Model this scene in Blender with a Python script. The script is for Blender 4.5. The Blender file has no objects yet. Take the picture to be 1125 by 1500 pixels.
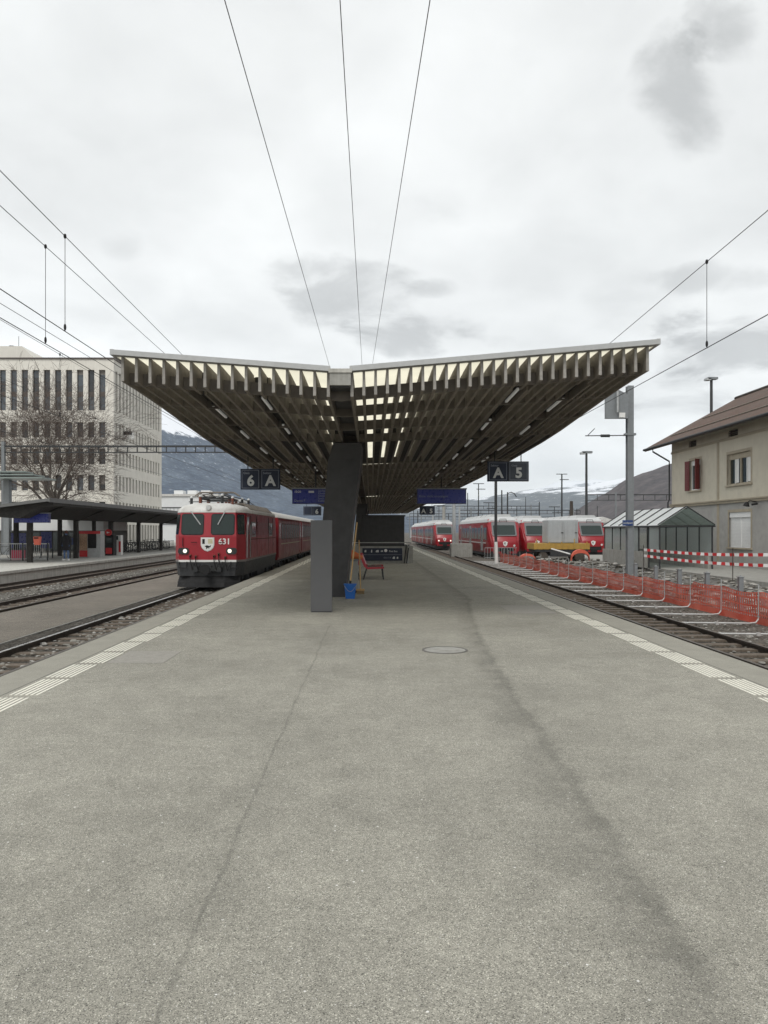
import bpy, bmesh, math, random
from mathutils import Vector, Matrix, noise
R = math.radians
S = bpy.context.scene
COL = S.collection
random.seed(7)
# ------------------------------------------------------------------ camera, sky, sun
F, VX, VY, H = 1127.0, 543.0, 778.0, 1.75          # photo focal length in pixels, vanishing point, eye height (m)
def PX(x, d): return (x - VX) * d / F               # metres to the side of something d metres away
def PZ(y, d): return H - (y - VY) * d / F           # its height above the platform
cam = bpy.data.cameras.new('camera'); co = bpy.data.objects.new('camera', cam); COL.objects.link(co)
co.location = (0, 0, H); co.rotation_euler = (R(90), 0, 0)
cam.sensor_fit = 'HORIZONTAL'; cam.sensor_width = 36; cam.lens = 36 * F / 1125
cam.shift_x = 19.5 / 1125; cam.shift_y = 28 / 1125
cam.clip_start = .05; cam.clip_end = 40000
S.camera = co
S.view_settings.view_transform = 'Standard'; S.view_settings.look = 'None'
S.view_settings.exposure = 0.75; S.view_settings.gamma = 1
SUN_EL, SUN_AZ = 52, 200
W = bpy.data.worlds.new('World'); S.world = W; W.use_nodes = True
def build_world():
    nt = W.node_tree; nt.nodes.clear()
    N = lambda t, **k: node(nt, t, **k)
    out = N('ShaderNodeOutputWorld'); bg = N('ShaderNodeBackground'); bg2 = N('ShaderNodeBackground')
    sky = N('ShaderNodeTexSky'); sky.sky_type = 'NISHITA'; sky.sun_disc = False
    sky.sun_elevation = R(SUN_EL); sky.sun_rotation = R(SUN_AZ)
    bg.inputs[1].default_value = .1; nt.links.new(sky.outputs[0], bg.inputs[0])
    tc = N('ShaderNodeTexCoord'); sep = N('ShaderNodeSeparateXYZ'); nt.links.new(tc.outputs['Generated'], sep.inputs[0])
    zz = M(nt, 'ADD', M(nt, 'MAXIMUM', sep.outputs[2], 0.0), .22)
    cb = N('ShaderNodeCombineXYZ')
    nt.links.new(M(nt, 'DIVIDE', sep.outputs[0], zz), cb.inputs[0]); nt.links.new(M(nt, 'DIVIDE', sep.outputs[1], zz), cb.inputs[1])
    n1 = N('ShaderNodeTexNoise'); n1.inputs['Scale'].default_value = 1.15; n1.inputs['Detail'].default_value = 7; n1.inputs['Roughness'].default_value = .5; n1.inputs['Distortion'].default_value = .25
    n2 = N('ShaderNodeTexNoise'); n2.inputs['Scale'].default_value = 3.6; n2.inputs['Detail'].default_value = 10; n2.inputs['Roughness'].default_value = .58; n2.inputs['Distortion'].default_value = .35
    nt.links.new(cb.outputs[0], n1.inputs['Vector']); nt.links.new(cb.outputs[0], n2.inputs['Vector'])
    base = MR(nt, n1.outputs[0], .34, .64, .52, .685)
    fine = MR(nt, n2.outputs[0], .3, .7, .93, 1.05)
    v = M(nt, 'MULTIPLY', M(nt, 'MULTIPLY', base, fine), MR(nt, sep.outputs[2], .02, .6, 1.10, .91))
    # dense grey patches of cloud: direction, angular size, depth
    for (x, y, rx, ry, k) in [(1070, 50, 70, 70, .20), (1000, 130, 70, 90, .20), (505, 415, 110, 60, .19), (625, 488, 110, 30, .22), (740, 500, 60, 18, .15), (632, 422, 46, 14, .15), (1075, 500, 110, 55, .24), (1040, 585, 150, 36, .18), (1040, 410, 90, 26, .12), (620, 300, 70, 30, .08), (180, 355, 40, 22, .08), (60, 470, 130, 30, .06), (940, 440, 120, 60, .07)]:
        du = M(nt, 'DIVIDE', sep.outputs[0], sep.outputs[1]); dv = M(nt, 'DIVIDE', sep.outputs[2], sep.outputs[1])
        a = M(nt, 'MULTIPLY', M(nt, 'SUBTRACT', du, (x - VX) / F), F / rx); b = M(nt, 'MULTIPLY', M(nt, 'SUBTRACT', dv, -(y - VY) / F), F / ry)
        q = M(nt, 'ADD', M(nt, 'MULTIPLY', a, a), M(nt, 'MULTIPLY', b, b))
        q = M(nt, 'ADD', q, MR(nt, n2.outputs[0], .3, .7, 1.5, -1.5, clamp=False))
        m = MR(nt, q, -.5, 1.2, 1, 0, smooth=True)
        m = M(nt, 'MULTIPLY', m, M(nt, 'GREATER_THAN', sep.outputs[1], .05))
        v = M(nt, 'MULTIPLY', v, M(nt, 'SUBTRACT', 1.0, M(nt, 'MULTIPLY', m, k * 1.75)))
    col = N('ShaderNodeCombineColor')
    nt.links.new(M(nt, 'MULTIPLY', v, .985), col.inputs[0]); nt.links.new(v, col.inputs[1]); nt.links.new(M(nt, 'MULTIPLY', v, .99), col.inputs[2])
    nt.links.new(col.outputs[0], bg2.inputs[0]); bg2.inputs[1].default_value = 1.0
    mx = N('ShaderNodeMixShader'); mx.inputs[0].default_value = .96
    nt.links.new(bg.outputs[0], mx.inputs[1]); nt.links.new(bg2.outputs[0], mx.inputs[2]); nt.links.new(mx.outputs[0], out.inputs[0])
def node(nt, t, **k):
    n = nt.nodes.new(t)
    for a, b in k.items(): setattr(n, a, b)
    return n
def put(nt, sock, v):
    if isinstance(v, (int, float)): sock.default_value = v
    elif isinstance(v, (tuple, list)): sock.default_value = v
    else: nt.links.new(v, sock)
def M(nt, op, a, b=0.0, c=None):
    n = nt.nodes.new('ShaderNodeMath'); n.operation = op
    put(nt, n.inputs[0], a); put(nt, n.inputs[1], b)
    if c is not None: put(nt, n.inputs[2], c)
    return n.outputs[0]
def MR(nt, v, a, b, c, d, clamp=True, smooth=False):
    n = nt.nodes.new('ShaderNodeMapRange'); n.clamp = clamp
    if smooth: n.interpolation_type = 'SMOOTHSTEP'
    put(nt, n.inputs[0], v)
    for i, q in enumerate((a, b, c, d)): put(nt, n.inputs[i + 1], q)
    return n.outputs[0]
build_world()
sl = bpy.data.lights.new('sun', 'SUN'); sl.energy = 1.0; sl.angle = R(25); sl.color = (1, .97, .92)
so = bpy.data.objects.new('sun', sl); COL.objects.link(so)
so.rotation_euler = (R(90 - SUN_EL), 0, R(180 - SUN_AZ))
# ------------------------------------------------------------------ materials
def base_mat(name):
    m = bpy.data.materials.new(name); m.use_nodes = True; nt = m.node_tree
    return m, nt, nt.nodes['Principled BSDF']
def NZ(nt, vec, scale, detail=4, rough=.55, dist=0):
    n = nt.nodes.new('ShaderNodeTexNoise'); n.inputs['Scale'].default_value = scale; n.inputs['Detail'].default_value = detail
    n.inputs['Roughness'].default_value = rough; n.inputs['Distortion'].default_value = dist
    nt.links.new(vec, n.inputs['Vector']); return n.outputs[0]
def MIX(nt, fac, a, b, mode='MIX'):
    n = nt.nodes.new('ShaderNodeMix'); n.data_type = 'RGBA'; n.blend_type = mode
    put(nt, n.inputs[0], fac)
    for s, v in ((n.inputs[6], a), (n.inputs[7], b)):
        if isinstance(v, (tuple, list)): s.default_value = tuple(v[:3]) + (1,)
        else: nt.links.new(v, s)
    return n.outputs[2]
def GREY(nt, v):
    n = nt.nodes.new('ShaderNodeCombineColor')
    for i in range(3): nt.links.new(v, n.inputs[i])
    return n.outputs[0]
def OC(nt): return nt.nodes.new('ShaderNodeTexCoord').outputs['Object']
def WP(nt): return nt.nodes.new('ShaderNodeNewGeometry').outputs['Position']
def BUMP(nt, b, h, strength, dist=.01):
    n = nt.nodes.new('ShaderNodeBump'); n.inputs['Strength'].default_value = strength; n.inputs['Distance'].default_value = dist
    nt.links.new(h, n.inputs['Height']); nt.links.new(n.outputs[0], b.inputs['Normal'])
def mat(name, col, rough=.6, metal=0, var=.12, scale=3, dirt=.15, dirtcol=(.08, .07, .055), bump=0, bscale=60, streak=0, emit=0):
    m, nt, b = base_mat(name); v = OC(nt)
    c = MIX(nt, 1.0, tuple(col), GREY(nt, MR(nt, NZ(nt, v, scale * 4, 5), .3, .7, 1 - var, 1 + var)), 'MULTIPLY')
    if dirt:
        c = MIX(nt, MR(nt, NZ(nt, v, scale, 6, .65), .45, .8, 0, dirt), c, dirtcol)
    if streak:
        mp = nt.nodes.new('ShaderNodeMapping'); mp.inputs['Scale'].default_value = (5, 5, .35); nt.links.new(v, mp.inputs[0])
        c = MIX(nt, MR(nt, NZ(nt, mp.outputs[0], 1.6, 5, .6), .45, .75, 0, streak), c, dirtcol)
    nt.links.new(c, b.inputs['Base Color']); b.inputs['Metallic'].default_value = metal
    nt.links.new(MR(nt, NZ(nt, v, scale * 2.3, 3), .3, .7, max(.02, rough - .08), min(1, rough + .08)), b.inputs['Roughness'])
    if bump: BUMP(nt, b, NZ(nt, v, bscale, 4), bump)
    if emit:
        b.inputs['Emission Color'].default_value = tuple(col) + (1,); b.inputs['Emission Strength'].default_value = emit
    return m
def asphalt(name, col, seams=True, band=None):
    m, nt, b = base_mat(name); p = WP(nt); sep = nt.nodes.new('ShaderNodeSeparateXYZ'); nt.links.new(p, sep.inputs[0])
    x, y = sep.outputs[0], sep.outputs[1]
    def vor(scale):
        n = nt.nodes.new('ShaderNodeTexVoronoi'); n.inputs['Scale'].default_value = scale; nt.links.new(p, n.inputs['Vector'])
        s = nt.nodes.new('ShaderNodeSeparateColor'); nt.links.new(n.outputs['Color'], s.inputs[0])
        return n.outputs['Distance'], s.outputs[0], s.outputs[1]
    d1, r1, g1 = vor(250); d2, r2, g2 = vor(70); d3, r3, g3 = vor(24)
    def ramp(v, pts):
        n = nt.nodes.new('ShaderNodeValToRGB'); e = n.color_ramp.elements
        while len(e) < len(pts): e.new(.5)
        for k, (a, c) in zip(e, pts): k.position = a; k.color = (c, c, c, 1)
        nt.links.new(v, n.inputs[0]); return n.outputs[0]
    patchy = NZ(nt, p, 1.3, 4, .6)
    g = ramp(r1, [(0, .25), (.12, .58), (.38, .92), (.8, 1.07), (.94, 1.35), (1, 2.2)])
    fine = NZ(nt, p, 320, 2)
    c = MIX(nt, 1, tuple(col), g, 'MULTIPLY')
    c = MIX(nt, 1, c, GREY(nt, MR(nt, fine, .3, .7, .80, 1.2)), 'MULTIPLY')
    c = MIX(nt, 1, c, GREY(nt, MR(nt, NZ(nt, p, .45, 6, .62), .3, .72, .80, 1.14)), 'MULTIPLY')
    c = MIX(nt, 1, c, GREY(nt, MR(nt, NZ(nt, p, 3.5, 6, .68), .3, .7, .86, 1.10)), 'MULTIPLY')
    c = MIX(nt, 1, c, GREY(nt, MR(nt, NZ(nt, p, 22, 4, .7), .32, .68, .87, 1.12)), 'MULTIPLY')
    wh = M(nt, 'MULTIPLY', M(nt, 'LESS_THAN', d2, .20), M(nt, 'GREATER_THAN', M(nt, 'ADD', r2, MR(nt, patchy, .35, .65, -.12, .10, clamp=False)), .82))
    c = MIX(nt, M(nt, 'MULTIPLY', wh, .9), c, (.62, .61, .58))
    w3 = M(nt, 'MULTIPLY', M(nt, 'LESS_THAN', d3, .14), M(nt, 'GREATER_THAN', r3, .965)); c = MIX(nt, w3, c, (.7, .69, .66))
    bk = M(nt, 'MULTIPLY', M(nt, 'LESS_THAN', d2, .24), M(nt, 'GREATER_THAN', g2, .90)); c = MIX(nt, M(nt, 'MULTIPLY', bk, .75), c, (.05, .047, .04))
    dg, rg, gg = vor(1.7); gum = M(nt, 'MULTIPLY', MR(nt, dg, .022, .03, 1, 0), M(nt, 'GREATER_THAN', rg, .45)); c = MIX(nt, M(nt, 'MULTIPLY', gum, .45), c, (.10, .098, .09))
    if seams:
        wob = MR(nt, NZ(nt, p, 1.1, 5, .7), .2, .8, -.06, .06, clamp=False); wob2 = MR(nt, NZ(nt, p, 9, 4, .7), .2, .8, -.04, .04, clamp=False)
        wob = M(nt, 'ADD', wob, wob2)
        # old construction joint
        dx = M(nt, 'ABSOLUTE', M(nt, 'SUBTRACT', M(nt, 'ADD', x, M(nt, 'MULTIPLY', wob, .5)), -.77))
        s1 = M(nt, 'MULTIPLY', MR(nt, dx, .004, .02, .36, 0, smooth=True), MR(nt, NZ(nt, p, 5, 3), .35, .6, .45, 1))
        s1 = M(nt, 'MULTIPLY', s1, M(nt, 'LESS_THAN', y, 14.2))
        c = MIX(nt, s1, c, (.07, .068, .06))
        w1 = M(nt, 'MULTIPLY', MR(nt, dx, .02, .30, .14, 0, smooth=True), MR(nt, NZ(nt, p, 2.2, 4), .4, .65, .1, 1)); c = MIX(nt, w1, c, (.11, .108, .095))
        # darker worn wet-looking track curving to the right
        x0 = M(nt, 'MINIMUM', M(nt, 'ADD', M(nt, 'MULTIPLY', M(nt, 'MULTIPLY', y, y), .0031), 1.30), 2.55)
        off = M(nt, 'SUBTRACT', M(nt, 'ADD', x, M(nt, 'MULTIPLY', wob, 1.3)), x0)
        left = MR(nt, off, -.45, -.05, 0, 1, smooth=True); right = MR(nt, off, -.02, .12, 1, 0, smooth=True)
        s2 = M(nt, 'MULTIPLY', M(nt, 'MULTIPLY', left, right), MR(nt, NZ(nt, p, 2.0, 6, .7), .36, .66, .05, .50))
        c = MIX(nt, s2, c, (.085, .082, .072))
        l2 = M(nt, 'MULTIPLY', MR(nt, M(nt, 'ABSOLUTE', off), .015, .08, .18, 0, smooth=True), MR(nt, NZ(nt, p, 3, 3), .35, .55, .3, 1)); c = MIX(nt, l2, c, (.06, .058, .05))
    if band:
        # smoother edge slabs outside the tactile lines, with a joint
        o = M(nt, 'MAXIMUM', M(nt, 'LESS_THAN', x, band[0]), M(nt, 'GREATER_THAN', x, band[1]))
        sm = MIX(nt, 1, (col[0] * .95, col[1] * .95, col[2] * .95), GREY(nt, M(nt, 'MULTIPLY', MR(nt, NZ(nt, p, 2.5, 6, .7), .3, .7, .86, 1.1), MR(nt, NZ(nt, p, 90, 3), .3, .7, .86, 1.14))), 'MULTIPLY')
        c = MIX(nt, M(nt, 'MULTIPLY', o, .75), c, sm)
        for bx in band:
            j = MR(nt, M(nt, 'ABSOLUTE', M(nt, 'SUBTRACT', x, bx)), .006, .014, .65, 0); c = MIX(nt, j, c, (.06, .06, .055))
    nt.links.new(c, b.inputs['Base Color']); b.inputs['Roughness'].default_value = .88
    b.inputs['Specular IOR Level'].default_value = .3
    BUMP(nt, b, M(nt, 'ADD', M(nt, 'MULTIPLY', r1, .6), M(nt, 'MULTIPLY', d2, .6)), .55, .004)
    return m
def gravel(name, cols, scale=18, bump=.9, big=.3):
    m, nt, b = base_mat(name); p = WP(nt)
    n = nt.nodes.new('ShaderNodeTexVoronoi'); n.inputs['Scale'].default_value = scale; nt.links.new(p, n.inputs['Vector'])
    s = nt.nodes.new('ShaderNodeSeparateColor'); nt.links.new(n.outputs['Color'], s.inputs[0])
    c = MIX(nt, s.outputs[0], cols[0], cols[1]); c = MIX(nt, MR(nt, s.outputs[1], .72, 1, 0, .8), c, cols[2])
    c = MIX(nt, 1, c, GREY(nt, MR(nt, n.outputs['Distance'], .1, .65, 1.12, .45)), 'MULTIPLY')
    c = MIX(nt, MR(nt, NZ(nt, p, big, 7, .68), .42, .66, 0, .7), c, cols[3])
    c = MIX(nt, 1, c, GREY(nt, MR(nt, NZ(nt, p, 2.4, 5, .7), .3, .7, .75, 1.2)), 'MULTIPLY')
    nt.links.new(c, b.inputs['Base Color']); b.inputs['Roughness'].default_value = .92; b.inputs['Specular IOR Level'].default_value = .25
    BUMP(nt, b, M(nt, 'SUBTRACT', 1, n.outputs['Distance']), bump, .05)
    return m
def glass(name, tint=(.75, .82, .8), keep=.72, rough=.03):
    m, nt, b = base_mat(name); out = nt.nodes['Material Output']
    t = nt.nodes.new('ShaderNodeBsdfTransparent'); t.inputs[0].default_value = tuple(tint) + (1,)
    b.inputs['Base Color'].default_value = (.6, .64, .64, 1); b.inputs['Roughness'].default_value = rough  # pale base colour stands in for sky reflected in the panes
    mx = nt.nodes.new('ShaderNodeMixShader'); fr = nt.nodes.new('ShaderNodeFresnel'); fr.inputs[0].default_value = 1.35
    nt.links.new(M(nt, 'ADD', M(nt, 'MULTIPLY', fr.outputs[0], .8), 1 - keep), mx.inputs[0])
    nt.links.new(t.outputs[0], mx.inputs[1]); nt.links.new(b.outputs[0], mx.inputs[2]); nt.links.new(mx.outputs[0], out.inputs[0])
    return m
def translucent(name, col, fac=.8):
    m, nt, b = base_mat(name); out = nt.nodes['Material Output']; v = OC(nt)
    c = MIX(nt, 1, tuple(col), GREY(nt, MR(nt, NZ(nt, v, .8, 4), .3, .7, .9, 1.0)), 'MULTIPLY')
    t = nt.nodes.new('ShaderNodeBsdfTranslucent'); nt.links.new(c, t.inputs[0]); nt.links.new(c, b.inputs['Base Color'])
    mx = nt.nodes.new('ShaderNodeMixShader'); mx.inputs[0].default_value = fac
    nt.links.new(b.outputs[0], mx.inputs[1]); nt.links.new(t.outputs[0], mx.inputs[2]); nt.links.new(mx.outputs[0], out.inputs[0])
    return m
def net_mat():
    m, nt, b = base_mat('orange_netting'); out = nt.nodes['Material Output']
    uv = nt.nodes.new('ShaderNodeUVMap'); sp = nt.nodes.new('ShaderNodeSeparateXYZ'); nt.links.new(uv.outputs[0], sp.inputs[0])
    u, v = sp.outputs[0], sp.outputs[1]
    a = M(nt, 'LESS_THAN', M(nt, 'FRACT', M(nt, 'DIVIDE', u, .11)), .64); c = M(nt, 'LESS_THAN', M(nt, 'FRACT', M(nt, 'DIVIDE', v, .21)), .22)
    k = M(nt, 'MAXIMUM', M(nt, 'MAXIMUM', a, c), M(nt, 'LESS_THAN', v, .17))
    k = M(nt, 'MAXIMUM', k, M(nt, 'GREATER_THAN', v, .755))
    p = WP(nt)
    nt.links.new(MIX(nt, MR(nt, NZ(nt, p, 2.2, 4), .35, .65, 0, 1), (.70, .105, .065), (.78, .20, .14)), b.inputs['Base Color']); b.inputs['Roughness'].default_value = .55
    t = nt.nodes.new('ShaderNodeBsdfTransparent'); mx = nt.nodes.new('ShaderNodeMixShader')
    nt.links.new(k, mx.inputs[0]); nt.links.new(t.outputs[0], mx.inputs[1]); nt.links.new(b.outputs[0], mx.inputs[2]); nt.links.new(mx.outputs[0], out.inputs[0])
    return m
def mountain_mat(name, forest, rock, snowline, soft, snowcol=(.8, .82, .86), patch=.5, sscale=.006):
    m, nt, b = base_mat(name); p = WP(nt); sp = nt.nodes.new('ShaderNodeSeparateXYZ'); nt.links.new(p, sp.inputs[0])
    c = MIX(nt, MR(nt, NZ(nt, p, .02, 8, .7), .35, .65, 0, 1), forest, rock)
    c = MIX(nt, 1, c, GREY(nt, MR(nt, NZ(nt, p, .09, 6, .75), .3, .7, .5, 1.5)), 'MULTIPLY')
    h = M(nt, 'ADD', sp.outputs[2], MR(nt, NZ(nt, p, sscale, 9, .72), .2, .8, -soft, soft, clamp=False))
    s = MR(nt, h, snowline - soft * .12, snowline + soft * .12, 0, 1, smooth=True)
    pt = MR(nt, NZ(nt, p, sscale * 5, 8, .7), .60, .66, 0, patch)
    s = M(nt, 'MAXIMUM', s, M(nt, 'MULTIPLY', pt, MR(nt, sp.outputs[2], snowline * .25, snowline * .8, .2, 1)))
    c = MIX(nt, s, c, snowcol); nt.links.new(c, b.inputs['Base Color']); b.inputs['Roughness'].default_value = .95; b.inputs['Specular IOR Level'].default_value = .1
    return m
def roof_tiles(name):
    m, nt, b = base_mat(name); v = OC(nt)
    w = nt.nodes.new('ShaderNodeTexBrick'); w.inputs['Scale'].default_value = 1; w.inputs['Brick Width'].default_value = .24; w.inputs['Row Height'].default_value = .2; w.inputs['Mortar Size'].default_value = .022
    uv = nt.nodes.new('ShaderNodeUVMap'); nt.links.new(uv.outputs[0], w.inputs['Vector'])
    w.inputs['Color1'].default_value = (.155, .082, .055, 1); w.inputs['Color2'].default_value = (.105, .062, .045, 1); w.inputs['Mortar'].default_value = (.03, .022, .018, 1)
    c = MIX(nt, MR(nt, NZ(nt, v, .6, 6, .7), .4, .7, 0, .55), w.outputs[0], (.10, .085, .07))
    nt.links.new(c, b.inputs['Base Color']); b.inputs['Roughness'].default_value = .85
    BUMP(nt, b, w.outputs['Fac'], -.8, .03); return m

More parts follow.
